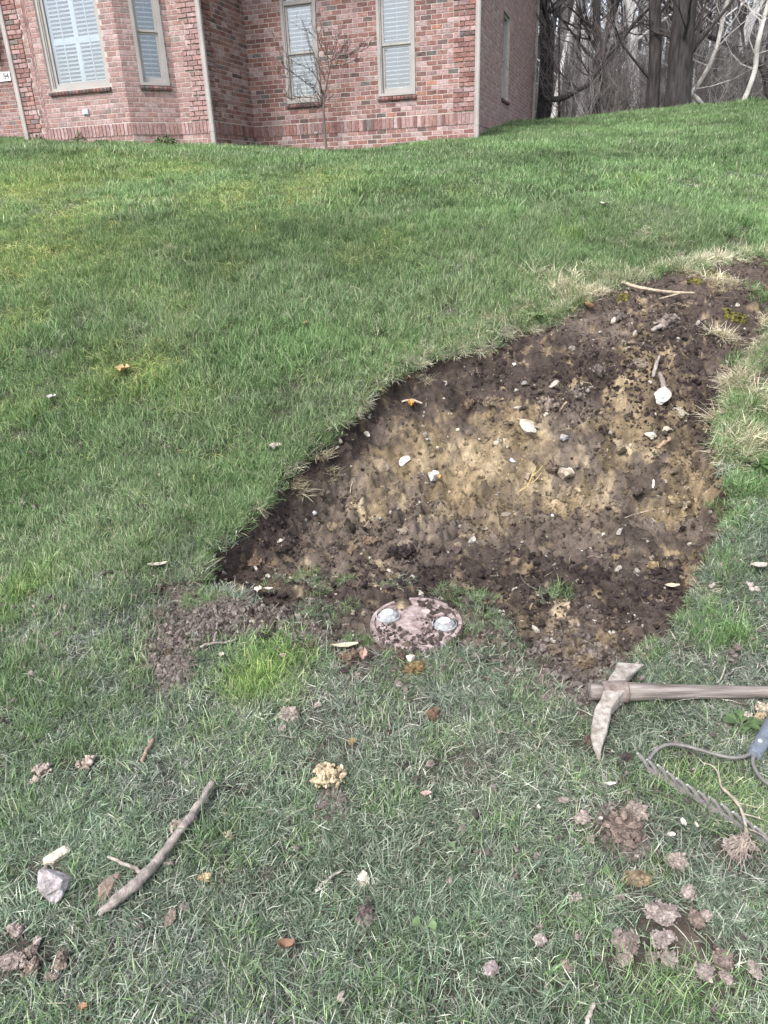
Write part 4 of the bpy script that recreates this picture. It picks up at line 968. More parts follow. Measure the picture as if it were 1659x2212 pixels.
def crumbs():
    n = 105000; X = rng.uniform(-1.4, 2.9, n); Y = rng.uniform(2.0, 5.5, n); sm = soil_mask(X, Y)
    cz, ins, d, t0 = cut(X, Y); dn = .75 + .6 * fbm(X * 3, Y * 3, oct=3, seed=91)
    dn = dn * np.where(ins & (Y > 3.5), .75, 1) * (.45 + .9 * sstep(-.35, .25, fbm(X * 2.2, Y * 2.2, oct=2, seed=95)))
    k = (sm > .45) & (rng.random(n) < dn * sm); X, Y = X[k], Y[k]; n = len(X); cz, ins, d, t0 = cut(X, Y)
    Z = E(X, Y); dep = t0 - Z; n1 = fbm(X * 3, Y * 3, oct=4, seed=21); n2 = fbm(X * 9, Y * 9, oct=3, seed=22)
    oc = ochre(X, Y) * ins * .92
    C = np.tile(np.array([.102, .082, .069]), (n, 1)); C = mixc(C, (.26, .205, .135), oc); dk = ins * (1 - sstep(.1, .24, dep)) * sstep(.02, .06, t0 - cz); C = mixc(C, (.06, .045, .042), dk)
    C = C * np.exp(rng.normal(0, .35, n))[:, None]; pale = rng.random(n) < .035; C[pale] = np.array([.32, .27, .21]); og = rng.random(n) < .05; C[og] = np.array([.20, .15, .10])
    s_ = np.exp(rng.normal(-5.45, .62, n)); s_ = np.clip(s_, .0018, .026)
    scatter('soil_crumbs', 'loose crumbs and clods of soil over the dug bank and floor', np.stack([X, Y, Z + s_ * .35], 1), rng.uniform(0, 6.28, (n, 3)), np.stack([s_, s_, s_ * .8], 1), C, cv, 21)
    # soil spilled in heaps left of the hole and round the lid
    P = []
    for (px, py, rp, cnt) in [(375, 1395, 60, 1500), (465, 1350, 62, 1300), (385, 1455, 40, 700), (560, 1325, 62, 700), (350, 1340, 40, 300), (640, 1330, 70, 500), (740, 1390, 55, 300), (760, 1445, 40, 200), (890, 1450, 50, 250), (1250, 1440, 110, 1200), (1200, 1500, 50, 400), (790, 1978, 20, 120), (1345, 1795, 50, 500), (720, 1745, 36, 220),
                               (1060, 1420, 80, 300), (430, 1330, 60, 400), (1265, 1530, 30, 120)]:
        c = march(px, py); rw = wsize(rp, c); a = rng.uniform(0, 6.28, cnt); q = np.sqrt(rng.random(cnt)) * rw
        P.append(np.stack([c[0] + q * np.cos(a), c[1] + q * np.sin(a) * 1.4], 1))
    P = np.concatenate(P); X, Y = P[:, 0], P[:, 1]; n = len(X); s_ = np.clip(np.exp(rng.normal(-5.25, .45, n)), .002, .016)
    C = np.tile(np.array([.19, .16, .142]), (n, 1)) * np.exp(rng.normal(0, .3, n))[:, None]
    scatter('spilled_soil', 'grey brown soil crumbs spilled over the turf left and in front of the hole', np.stack([X, Y, E(X, Y) + s_ * .4], 1), rng.uniform(0, 6.28, (n, 3)), s_, C, cv, 22)
crumbs()
# rootlets and dead stems lying over the soil
def bits():
    mb_v = []
    for s_ in range(4):
        R = random.Random(s_); mb = MB()
        P = [np.array([0, 0, 0.])]; d = np.array([1., 0, 0])
        for i in range(6): d = d + np.array([R.gauss(0, .35), R.gauss(0, .45), R.gauss(0, .2)]); d /= np.linalg.norm(d); P.append(P[-1] + d / 6)
        P = np.array(P); P[:, 2] = np.abs(P[:, 2]) * .5
        mb.tube(catmull(P, 2), np.linspace(.011, .005, 13), 3, (1, 1, 1), cap=False); mb_v.append(mb.mesh('rootlet', M['crumbi']))
    n = 5200; X = rng.uniform(-1.6, 2.9, n); Y = rng.uniform(1.9, 5.5, n); k = (soil_mask(X, Y) > .45) & (rng.random(n) < .42); X, Y = X[k], Y[k]; n = len(X)
    C = np.tile(np.array([.34, .28, .2]), (n, 1)) * np.exp(rng.normal(0, .35, n))[:, None]
    scatter('rootlets', 'fine pale rootlets and dead stems strewn over the bare soil', np.stack([X, Y, E(X, Y) + .006], 1), np.stack([rng.normal(0, .3, n), rng.normal(0, .3, n), rng.uniform(0, 6.28, n)], 1), np.clip(np.exp(rng.normal(-2.9, .5, n)), .02, .14), C, mb_v, 23)
bits()
# pale pebbles and chips of limestone in the cut
def pebbles():
    n = 900; X = rng.uniform(-1.3, 2.9, n); Y = rng.uniform(2.1, 5.0, n); k = (soil_mask(X, Y) > .5) & (rng.random(n) < .8); X, Y = X[k], Y[k]; n = len(X)
    s_ = np.clip(np.exp(rng.normal(-4.9, .45, n)), .003, .02); C = np.tile(np.array([.50, .46, .40]), (n, 1)) * np.exp(rng.normal(0, .22, n))[:, None]
    scatter('limestone_chips', 'small pale limestone chips scattered through the dug soil', np.stack([X, Y, E(X, Y) + s_ * .3], 1), rng.uniform(0, 6.28, (n, 3)), s_, C, cv, 24)
pebbles()

pL0 = march(899, 1342, T0)
# ------------------------------------------------------------------ stones, clods and litter, each a thing of its own
def view_el(p): return math.atan2(EYE - p[2], math.hypot(p[0], p[1]))
def foot(px, py, w, h, hr=.45, fn=Ef):
    p = march(px, py, fn); W_ = wsize(w, p); e = view_el(p); D = wsize(h, p) / (math.sin(e) + hr * .8 * math.cos(e)); EXC.append((p[0], p[1], W_ * .5 + .012, D * .5 + .018)); return p, W_, D
def stone(px, py, w, h, c, label, name='stone', ang=0., cat='stone', hr=.5, cuts=10, fn=Ef, sink=.25, group=None, seed=None):
    p, W_, D = foot(px, py, w, h, hr, fn); sd = int(px * 7 + py * 3) % 9973 if seed is None else seed; R = np.random.default_rng(sd)
    V, T_ = ico(4); q = rocky(R, V, cuts, seed=sd); mb = MB(); L_ = max(W_, D)
    # long side may be turned: ang is the turn of the W axis
    q = q / np.array([np.abs(q[:, 0]).max(), np.abs(q[:, 1]).max(), np.abs(q[:, 2]).max()]); S_ = np.array([W_ / 2, D / 2, min(W_, D) * hr / 1.1]); q = q * S_
    ca, sa = math.cos(ang), math.sin(ang); q = np.stack([q[:, 0] * ca - q[:, 1] * sa, q[:, 0] * sa + q[:, 1] * ca, q[:, 2]], 1)
    n_ = fbm(q[:, 0] * 60, q[:, 1] * 60, q[:, 2] * 60, oct=3, seed=sd); C = np.array(c)[None] * (1 + .22 * n_)[:, None]; st_ = np.clip(.5 + 1.6 * fbm(q[:, 0] * 22 + sd, q[:, 1] * 22, q[:, 2] * 22, oct=2, seed=sd), 0, 1)[:, None] * .55 * (fn is not Ef or px > 700); C = C * (1 - st_) + C * np.array([.62, .5, .36]) * st_
    mb.add(q, None, T_, C); o = mb.build(name, M['rock'], smooth=False, loc=(p[0], p[1], p[2] + S_[2] * (1 - 2 * sink) * .9)); return tag(o, label, cat, group)
def clod(px, py, w, h, c, label, n=14, name='soil_clod', hr=.4, core=.72, fn=Ef, cat='soil clod', ragged=.95, c2=None, group=None, flat=1., csz=None):
    p, W_, D = foot(px, py, w, h, hr, fn); sd = int(px * 5 + py * 11) % 9973; R = np.random.default_rng(sd); mb = MB(); m_ = min(W_, D); c = np.array(c, float) * (1.25 if fn is Ef and py > 1480 else 1.0); c2 = c * 1.2 if c2 is None else np.array(c2)
    V, T_ = ico(4)
    q = rocky(R, V, 9, .55, .20, sd); q = q * (1 + .20 * fbm(V[:, 0] * 4.5 + sd, V[:, 1] * 5, V[:, 2] * 5, oct=3, seed=sd + 3, gain=.7))[:, None]; q = q / np.abs(q).max(0)
    nn = fbm(q[:, 0] * 5, q[:, 1] * 5, q[:, 2] * 5, oct=3, seed=sd)
    mb.add(q * np.array([W_ / 2 * core, D / 2 * core, m_ * hr * 1.0 * flat]), None, T_, c[None] * (1 + .35 * nn)[:, None])
    V, T_ = ico(2)
    for i in range(n):
        a = R.uniform(0, 6.28); r_ = math.sqrt(R.uniform(.02, 1.)); s_ = m_ * (R.uniform(.05, .17) if csz is None else R.uniform(*csz)); 
        z = m_ * hr * (1 - r_ ** 2) * R.uniform(.3, 1.0) * flat
        k = rocky(R, V, 8, .35, .25, sd + i) * R.uniform(.55, 1.5, 3); rz_ = R.uniform(0, 6.28); k = np.stack([k[:, 0] * math.cos(rz_) - k[:, 1] * math.sin(rz_), k[:, 0] * math.sin(rz_) + k[:, 1] * math.cos(rz_), k[:, 2]], 1)
        mb.add(k * s_ * R.uniform(.45, 1.1) + np.array([r_ * math.cos(a) * W_ / 2 * ragged, r_ * math.sin(a) * D / 2 * ragged, z + s_ * .2]), None, T_, (c if R.random() < .5 else c2) * R.uniform(.75, 1.25))
    return tag(mb.build(name, M['crumb'], loc=(p[0], p[1], p[2] + (.016 if fn is Ef and p[1] < 2.6 else .004))), label, cat, group)
GREY = (.52, .48, .46); CREAM = (.55, .49, .40); BRN = (.20, .15, .12); DRK = (.09, .072, .066); PAL_ = (.30, .255, .225); OCH = (.27, .20, .11); SAND = (.52, .42, .28); MAUVE = (.24, .20, .185)
stone(110, 1922, 92, 92, (.46, .41, .41), 'largest stone, rough pinkish grey limestone, below a cream stone', hr=.42, ang=.5, cuts=12)
stone(124, 1853, 60, 40, CREAM, 'cream coloured stone just above the largest pinkish grey stone', hr=.45, ang=.15)
stone(97, 1882, 22, 20, (.26, .22, .19), 'small brown stone wedged between the cream and the largest stone', hr=.5)
stone(230, 1925, 38, 78, (.29, .22, .18), 'brown bladed stone touching the lower end of the thick stick', hr=.5, ang=-.22)
stone(786, 1908, 27, 36, (.66, .63, .58), 'white pebble alone on the turf, low in the middle of the picture', hr=.55)
stone(886, 1428, 22, 22, (.58, .53, .48), 'round pale stone between brown clods below the lid', hr=.7)
stone(210, 1960, 20, 16, MAUVE, 'small brown lump at the splintered lower tip of the thick stick')
stone(905, 1397, 46, 9, (.52, .45, .44), 'flat pale slate chip lying against the near rim of the lid', hr=.25)
for a in [(1137, 925, 34, 58, (.62, .58, .50), 'largest white limestone bedded in the middle of the dug bank', .5), (1426, 858, 42, 30, (.72, .71, .68), 'bright white limestone high in the ochre patch on the right of the bank', .5),
          (1222, 1022, 34, 46, (.60, .54, .46), 'upright cream limestone to the right of the root cavity', .5), (935, 1032, 26, 34, (.50, .48, .45), 'grey white stone beside the yellow root scrap', .5),
          (875, 998, 26, 26, (.60, .58, .55), 'white stone with rootlets at the left of the ochre bank', .5), (1092, 964, 15, 28, (.64, .59, .49), 'narrow upright white stone below left of the largest bank limestone', .5),
          (1073, 956, 14, 12, (.60, .56, .48), 'small cream stone left of the narrow upright one', .5), (1108, 998, 16, 14, (.42, .46, .52), 'bluish grey chip above the root cavity', .5), (1110, 1012, 14, 8, (.60, .60, .58), 'flat white chip under the bluish grey chip', .4),
          (1140, 1034, 22, 18, (.30, .24, .19), 'brown stone lodged in the root cavity', .6), (1110, 788, 9, 10, (.60, .62, .66), 'tiny bluish white pebble in the dark soil near the top of the bank', .6),
          (793, 939, 14, 16, (.48, .44, .38), 'pale stone alone in the dark soil on the left of the bank', .6), (1197, 833, 20, 18, (.45, .42, .38), 'grey stone below the crumbly ridge in the upper bank', .5),
          (1437, 930, 26, 22, (.62, .58, .48), 'cream limestone lower right of the bright white one', .5), (1405, 942, 22, 14, (.60, .57, .50), 'flat white limestone next to the cream one on the right bank', .4),
          (1217, 945, 20, 14, (.36, .37, .37), 'grey slab chip to the right of the largest bank limestone', .4), (1134, 828, 12, 14, (.42, .42, .42), 'small grey chip in the crumbly soil above the ochre', .5),
          (947, 968, 9, 12, (.55, .53, .46), 'small white pebble in the middle of the left ochre patch', .5), (680, 1108, 12, 8, (.48, .48, .52), 'bluish pebble on the floor near the dark left corner', .5),
          (1236, 1344, 18, 22, (.30, .24, .18), 'rounded brown stone on the floor right of the lid', .5), (1405, 1338, 0, 0, None, None, 0)]:
    if a[5]: stone(a[0], a[1], a[2] * 1.1, a[3] * 1.1, a[4], a[5], name='limestone' if 'limestone' in a[5] else 'stone', hr=a[6], sink=.42, ang=((a[0] * 7) % 9 - 4) * .1)
CL = [  # px, py, w, h, colour, label, bits
 (712, 1688, 78, 62, SAND, 'large heap of bright sandy clay crumbs in the centre of the near turf', 70, .35), (625, 1551, 60, 34, PAL_, 'pale lumpy clod left of centre above the sandy heap', 26, .45), (612, 1580, 24, 16, PAL_, 'small pale lump under the pale lumpy clod', 6, .4),
 (688, 1531, 26, 16, (.4, .35, .31), 'pair of pale crumbs up right of the pale lumpy clod', 7, .4), (761, 1611, 22, 18, OCH, 'small ochre lump above the sandy heap', 8, .6), (937, 1553, 38, 34, (.17, .115, .08), 'rusty brown round clod in the turf below the lid', 14, .6),
 (760, 1432, 56, 40, (.19, .14, .105), 'brown crumbly clod with a curled leaf beside it, left below the lid', 34, .6), (745, 1458, 40, 22, DRK, 'dark soil lump under the brown crumbly clod', 12, .4),
 (897, 1455, 54, 34, (.27, .19, .10), 'ochre brown clod below the round pale stone', 30, .55), (866, 1424, 22, 36, (.15, .11, .09), 'narrow brown clod left of the round pale stone', 10, .5), (552, 1218, 34, 26, (.24, .175, .12), 'brown clod in the dark left corner of the hole', 20, .6),
 (612, 1423, 18, 12, (.46, .39, .30), 'small cream lump at the top of the lime green grass', 5, .5), (642, 1341, 24, 20, (.38, .33, .29), 'pale lump where the spilled soil meets the lid path', 10, .5), (345, 1456, 30, 20, MAUVE, 'smooth mauve lump at the lower end of the spilled soil', 5, .5),
 (335, 1428, 24, 26, (.26, .22, .2), 'rough lump on the left rim of the spilled soil', 12, .5),
 (190, 1656, 40, 34, (.42, .34, .29), 'tan crumbly patch upper left of the thick stick', 34, .3), (95, 1672, 44, 34, (.38, .31, .27), 'tan crumbly patch near the left edge with a pale chip', 30, .3), (80, 1692, 26, 20, (.40, .33, .28), 'crumbs trailing below the left edge tan patch', 14, .3),
 (383, 1795, 32, 36, (.38, .31, .26), 'tan lump pinned under the middle of the thick stick', 18, .5), (437, 1770, 22, 26, DRK, 'dark lump right of the upper end of the thick stick', 6, .4), (495, 1817, 26, 28, SAND, 'loose sandy crumbs right of the thick stick', 20, .3),
 (405, 1783, 8, 6, SAND, 'tiny sandy crumb right of the stick', 2, .5), (368, 1873, 36, 26, (.38, .33, .29), 'pale grey crumb patch right of the stick', 22, .3), (445, 1905, 32, 26, (.50, .39, .24), 'sandy lump beside a tuft of pale straw', 16, .5),
 (399, 1970, 26, 22, MAUVE, 'small mauve lump below the sandy lump and straw', 8, .45), (372, 1990, 28, 44, (.24, .19, .16), 'dull brown smear of soil below the mauve lump', 10, .2),
 (38, 2020, 46, 32, (.34, .28, .25), 'lumpy clod uppermost of the pile in the lower left corner', 22, .5), (70, 2066, 30, 30, (.26, .21, .18), 'dark clod in the middle of the lower left pile', 16, .5), (30, 2088, 62, 40, (.34, .28, .25), 'broad clod cut by the left edge of the picture', 34, .45),
 (72, 2102, 40, 44, (.27, .215, .18), 'clod at the right foot of the lower left pile', 20, .45), (137, 2085, 36, 58, (.30, .24, .20), 'tall knobbly clod right of the lower left pile', 24, .6), (115, 2120, 40, 24, (.28, .23, .2), 'flat clod below the tall knobbly one', 10, .35), (82, 2045, 20, 28, (.4, .34, .3), 'pale sliver of clay beside the lower left pile', 5, .4),
 (1347, 1800, 78, 92, (.20, .155, .13), 'largest dark earth clod, between the pick and the lower right corner', 60, .35), (1372, 1762, 50, 44, (.34, .28, .245), 'pale crust on the upper right of the largest dark clod', 22, .35), (1258, 1775, 44, 34, (.34, .28, .25), 'flat cracked clod left of the largest dark clod', 18, .3),
 (1215, 1738, 30, 18, (.33, .27, .24), 'thin flat clod with a broken edge, furthest left below the pick', 6, .25), (1275, 1822, 30, 24, (.32, .27, .23), 'crumbly patch at the left foot of the largest dark clod', 16, .25), (1462, 1872, 52, 46, (.36, .30, .265), 'pale cracked clod left of the rooted clod', 26, .4),
 (1375, 1908, 66, 36, (.22, .17, .11), 'yellowish dark clod below the largest dark clod', 22, .35), (1338, 1948, 26, 16, (.34, .29, .26), 'small pale clod below the yellowish dark clod', 7, .45), (1240, 1950, 36, 26, (.42, .36, .32), 'pale knobbly crumb group alone in the lower right turf', 16, .5),
 (1426, 1984, 78, 56, (.37, .31, .285), 'broad pale clod at the top of the big lower right heap', 48, .35), (1352, 2044, 66, 56, (.29, .235, .21), 'dark sided clod at the left of the big lower right heap', 36, .4), (1430, 2040, 66, 46, (.38, .32, .295), 'cracked clod in the middle of the big lower right heap', 32, .4),
 (1352, 2080, 46, 34, (.35, .295, .265), 'clod at the lower left foot of the big heap', 16, .45), (1440, 2080, 42, 44, (.37, .31, .28), 'clod at the lower right foot of the big heap', 18, .45), (1404, 2078, 36, 32, (.22, .18, .16), 'dark clod low in the gap of the big heap', 10, .4), (1483, 1938, 36, 36, (.38, .32, .29), 'pale clod above right of the big heap', 14, .5),
 (1500, 1994, 34, 46, (.25, .195, .165), 'dark clod right of the big heap', 14, .5), (1522, 1988, 34, 34, (.37, .31, .28), 'pale rounded clod furthest right of the big heap', 12, .5), (1466, 2000, 22, 18, DRK, 'dark crumb bridging the broad pale clod and its right neighbour', 6, .4),
 (1247, 2034, 24, 14, (.30, .25, .22), 'low clod left of the big heap', 6, .4), (1165, 2042, 34, 30, (.40, .34, .31), 'pale angular clod on the turf below the small knobbly group', 10, .5), (1166, 2012, 26, 14, (.28, .23, .2), 'low brown crumb just above the pale angular clod', 6, .3), (1062, 2102, 44, 38, (.37, .31, .30), 'flat square mauve clod near the bottom centre', 12, .35),
 (1222, 2098, 28, 40, (.28, .225, .19), 'smooth oval brown clod low right of the flat square one', 5, .5), (1520, 2108, 42, 46, (.36, .30, .275), 'left clod of the trio near the bottom right', 18, .45), (1556, 2082, 48, 54, (.25, .20, .175), 'dark middle clod of the trio near the bottom right', 14, .45), (1567, 2122, 30, 36, (.35, .29, .265), 'pale foot below the dark middle clod', 10, .4),
 (1627, 2104, 30, 48, (.36, .30, .275), 'upright pale clod alone near the right edge at the bottom', 12, .5), (1268, 1608, 24, 26, (.14, .10, .08), 'brown clod tucked behind the pick point', 14, .6), (1350, 1649, 28, 28, (.085, .065, .06), 'dark ball of earth between pick and rake', 12, .6),
 (1648, 1542, 42, 34, (.48, .41, .32), 'cream crumbly lump at the right edge behind the broad leaves', 26, .6), (1612, 1558, 34, 24, (.50, .43, .37), 'pale crumbly lump over the broad leaves', 20, .5), (1640, 1560, 30, 24, (.42, .33, .22), 'ochre knob between the two pale lumps at the right edge', 14, .6),
 (790, 1978, 34, 26, (.13, .10, .095), 'dark worm cast of fine soil below the white pebble', 40, .25), (930, 1660, 24, 20, (.27, .225, .2), 'dull brown lump right of the sandy heap', 8, .5), (900, 1690, 16, 12, DRK, 'tiny dark lump below the dull brown lump', 4, .5), (700, 1748, 40, 22, (.2, .165, .155), 'dark crumbs below the sandy heap', 26, .25),
 (838, 1590, 22, 16, (.12, .09, .08), 'dark crumb between the sandy heap and the rusty clod', 8, .4), (1410, 1470, 0, 0, None, None, 0, 0), (1195, 1411, 40, 26, (.20, .155, .12), 'brown clod in the soil left of the pick head', 18, .5), (1262, 1440, 50, 34, (.21, .16, .11), 'ochre brown clod on the soil just above the pick eye', 26, .5),
 (1098, 1424, 18, 16, (.32, .26, .2), 'tan lump in the thin grass right of the ochre clod', 6, .5), (1330, 1205, 24, 14, (.35, .27, .16), 'ochre clod on the floor towards the right bank', 8, .5), (1410, 1225, 34, 22, (.34, .26, .15), 'ochre clod at the foot of the right bank', 14, .5),
 (872, 1195, 70, 30, (.045, .035, .034), 'black loose topsoil heap in the middle of the floor', 44, .35), (800, 1170, 50, 22, (.22, .16, .11), 'brown crumb ridge left of the black heap', 24, .35), (845, 1250, 22, 16, (.28, .21, .14), 'tan lump above the lid', 8, .5), (1170, 905, 0, 0, None, None, 0, 0),
 (1185, 880, 40, 44, (.27, .22, .18), 'crumbly ridge of clods right of the largest bank limestone', 30, .5), (1245, 850, 30, 60, (.2, .165, .15), 'column of crumbs hanging below the dark upper soil', 30, .5), (1290, 800, 26, 50, (.19, .155, .14), 'second column of crumbs right of the first', 26, .5), (1060, 870, 60, 22, (.24, .19, .14), 'crumbly shelf above the cavity in the upper ochre', 26, .5),
 (1010, 880, 30, 30, (.17, .12, .085), 'brown clod hanging in front of the upper cavity', 16, .6), (1465, 890, 24, 60, (.46, .41, .32), 'column of cream crumbs right of the bright white limestone', 30, .4), (1380, 790, 30, 40, (.30, .25, .2), 'tan crumbs at the top of the right ochre patch', 22, .5),
 (1440, 700, 60, 26, (.24, .2, .18), 'knobbly clods by the driftwood near the top of the hole', 24, .5), (1330, 690, 40, 30, (.17, .14, .125), 'dark knobbly clods left of the driftwood near the top', 18, .5), (1450, 1090, 50, 30, (.36, .29, .17), 'ochre block under the right cavity', 16, .5), (1370, 1065, 44, 26, (.15, .12, .105), 'brown block left of the right cavity', 14, .5),
 (1190, 1010, 30, 30, (.2, .15, .115), 'brown lump bulging left of the cream upright limestone', 12, .5), (870, 1150, 20, 14, (.36, .3, .24), 'pale lump on the floor above the black heap', 6, .5), (990, 1180, 24, 14, (.3, .24, .18), 'pale brown lump right of the black heap', 8, .4),
]
for (px, py, w, h, c, lb, n, hr) in CL:
    if lb: clod(px, py, w, h, c, lb, n=n, hr=hr, name='soil_heap' if ('heap of' in lb or 'topsoil heap' in lb) else 'soil_clod', ragged=1.0 if n >= 14 else .85, core=.72 if ('crumb' in lb) else .95, csz=(.06, .16) if n > 30 else None)

EXC.append((pL0[0], pL0[1], .215, .225))
# ---- sticks
def rod(name, label, pts, w, c, cat='stick', lift=.0, n=8, forks=(), fn=T0, mt='twig', wob=.002, knots=0):
    """pts in picture units read on the ground; w widths; lift heights per point"""
    lf = lift if hasattr(lift, '__len__') else [lift] * len(pts)
    P = []
    for (px, py), l_ in zip(pts, lf):
        q = march(px, py, fn, l_); P.append(q)
    P = np.array(P); k = zcam(P[0]) / F; org = P[len(P) // 2].copy(); mb = MB(); R = random.Random(int(pts[0][0]))
    C_ = catmull(P - org, 7); Rd = np.interp(np.linspace(0, 1, len(C_)), np.linspace(0, 1, len(w)), w) * k / 2
    Rd = Rd * (1 + .10 * vnoise(np.arange(len(C_)) * .7, np.zeros(len(C_)), seed=3)); C_ = C_ + wob * np.stack([vnoise(np.arange(len(C_)) * .6, np.zeros(len(C_)), seed=s_) for s_ in (1, 2, 3)], 1)
    C_[:, 2] += Rd * .6
    mb.tube(C_, Rd, n, c)
    for fk, fw in forks:
        Q = np.array([march(a, b, fn, lf[-1]) for a, b in fk]) - org; Q[:, 2] += .003; Q = catmull(Q, 4); mb.tube(Q, np.linspace(fw[0], fw[1], len(Q)) * k / 2, 6, c)
    return tag(mb.build(name, M[mt], loc=org, smooth=True), label, cat)
rod('stick', 'thick curved grey stick, the longest lying on the near turf', [(459, 1690), (432, 1738), (405, 1778), (375, 1818), (338, 1868), (296, 1914), (250, 1950), (212, 1978)], [14, 15, 18, 17, 19, 22, 20, 7], (.30, .26, .235), lift=[.035, .035, .035, .03, .028, .03, .03, .02], n=12, wob=.003,
    forks=[([(432, 1738), (428, 1715), (436, 1690)], (5, 2)), ([(395, 1790), (380, 1782), (372, 1775)], (4, 2))])
rod('twig', 'short forked grey twig left of the middle of the thick stick', [(233, 1850), (262, 1866), (292, 1876), (307, 1890)], [6, 8, 8, 9], (.36, .31, .27), lift=.02)
rod('stick', 'short reddish broken stick standing slanted upper left of the thick stick', [(330, 1598), (320, 1618), (307, 1645)], [9, 9, 7], (.33, .23, .18), lift=.02)
rod('twig', 'straight pale grey twig left of the white pebble', [(682, 1924), (712, 1899), (742, 1878)], [6, 7, 4], (.36, .33, .29), lift=.018)
rod('stick', 'long pale stick lying across the top of the hole', [(1340, 612), (1385, 624), (1440, 632), (1500, 634)], [9, 7, 6, 4], (.40, .33, .24), lift=.02, fn=T0, forks=[([(1475, 633), (1445, 641), (1425, 646)], (4, 3))])
rod('root', 'crooked grey root lying on the spilled soil heap', [(433, 1398), (458, 1391), (490, 1388), (512, 1381)], [6, 6, 5, 4], (.27, .23, .21), lift=.025, cat='root')
rod('root', 'grey root standing out of the spilled soil heap', [(462, 1385), (468, 1362), (470, 1345)], [5, 5, 4], (.28, .23, .21), lift=.035, cat='root')
rod('splinter', 'pale barkless splinter in the dark topsoil above the orange scrap', [(868, 868), (890, 866), (912, 872)], [4, 6, 4], (.48, .40, .32), fn=E0, lift=.01, cat='wood splinter')
rod('driftwood', 'grey broken wood lump near the top of the hole right of centre', [(1408, 716), (1425, 708), (1440, 703)], [9, 11, 8], (.33, .29, .26), fn=E0, lift=.02, cat='wood')
rod('wood_chunk', 'stub of pale split wood leaning in the upper soil under the dry leaf', [(1322, 700), (1330, 688), (1334, 674)], [10, 12, 8], (.46, .40, .31), fn=E0, lift=.025, cat='wood')
rod('wood_chunk', 'brown split wood chunk at the right of the ochre bank', [(1420, 970), (1433, 960), (1446, 950)], [8, 12, 11], (.33, .24, .16), fn=E0, lift=.02, cat='wood')
rod('wood_chunk', 'grey upright wood splinter in the crumbs above the bright white limestone', [(1410, 815), (1416, 795), (1424, 770)], [7, 9, 5], (.30, .26, .23), fn=E0, lift=.025, cat='wood')
rod('wood_chunk', 'flat dark bark slab right of the grey upright splinter', [(1436, 850), (1430, 825), (1424, 808)], [12, 12, 8], (.22, .18, .165), fn=E0, lift=.02, cat='wood')
rod('stem', 'thin brown stem jutting out of the upper bank left of the ochre', [(1198, 905), (1215, 880), (1223, 870)], [2.5, 3, 5], (.36, .27, .19), fn=E0, lift=.03, cat='stem')
rod('root', 'thin curved root hanging over the left ochre patch', [(780, 1095), (760, 1088), (757, 1062), (762, 1040)], [2, 2.4, 2.6, 2], (.42, .35, .26), fn=Ef, lift=.012, cat='root')
rod('root', 'curved pale root at the right of the upper ochre', [(1118, 905), (1140, 915), (1165, 925)], [3, 3.5, 3], (.36, .29, .22), fn=Ef, lift=.02, cat='root')
rod('root', 'forked yellow root sprig poking out of the root cavity', [(1120, 1062), (1140, 1050), (1150, 1025), (1158, 1008)], [2.5, 3, 2.5, 2], (.50, .38, .16), fn=E0, lift=.04, cat='root', forks=[([(1148, 1030), (1163, 1018), (1172, 1006)], (2.2, 1.4)), ([(1143, 1045), (1155, 1040), (1170, 1022)], (2.2, 1.4))])
rod('bone_chip', 'white upright chip like a bone in the soil below the right cavity', [(1410, 1055), (1412, 1045), (1413, 1034)], [5, 6, 5], (.66, .61, .55), fn=E0, lift=.02, cat='chip')
rod('pale_stem', 'pale dead stem along the foot of the right bank', [(1350, 1118), (1385, 1108), (1430, 1098)], [2, 3, 2], (.45, .38, .3), fn=Ef, lift=.015, cat='stem')
rod('stick_end', 'cut grey stick end poking up at the bottom edge', [(1265, 2212), (1275, 2192), (1283, 2168)], [9, 10, 9], (.42, .36, .32), lift=.03, cat='stick')
# rooted sapling pulled out of the ground, on the right over the rake
g = empty('uprooted_sapling', march(1590, 1810)); tag(g, 'uprooted root with fine rootlets and a ball of soil below the rake', 'root')
def rootline(mb, pts, w, lift=.03, c=(.40, .33, .27)):
    P = np.array([march(a, b, T0, lift) for a, b in pts]) - np.array(g.location); P = catmull(P, 4); k = zcam(np.array(g.location)) / F
    mb.tube(P, np.linspace(w[0], w[1], len(P)) * k / 2, 6, c)
mb = MB(); rootline(mb, [(1520, 1648), (1540, 1655), (1552, 1672), (1560, 1702), (1590, 1728), (1604, 1758), (1612, 1790), (1614, 1812)], (3, 7), .05)
for pts, w in ((( (1604, 1758), (1630, 1764), (1652, 1772)), (4, 1.5)), (((1560, 1702), (1575, 1715), (1600, 1745)), (6, 5)), (((1596, 1735), (1610, 1738), (1640, 1745)), (3, 1.4)), (((1614, 1790), (1640, 1800), (1665, 1820)), (3, 1.5))): rootline(mb, pts, w, .05)
mb.build('stem', M['twig'], g, smooth=True)
mb = MB(); R = random.Random(4)
for i in range(70):
    x = 1614 + R.gauss(-6, 8); y = 1812 + R.gauss(0, 8); ex = 1588 + R.gauss(0, 24); ey = 1838 + R.gauss(0, 22)
    rootline(mb, [(x, y), ((x + ex) / 2 + R.gauss(0, 6), (y + ey) / 2 + R.gauss(0, 6)), (ex, ey)], (R.uniform(1.2, 3), .7), R.uniform(.03, .06), (.40, .33, .28))
mb.build('rootlets', M['twig'], g)
q = clod(1590, 1842, 74, 58, (.34, .28, .26), 'x', n=44, hr=.4, name='soil_ball', csz=(.06, .14)); q.parent = g; q.location = Vector(q.location) - g.location; 
for k_ in ('label', 'category'): del q[k_]

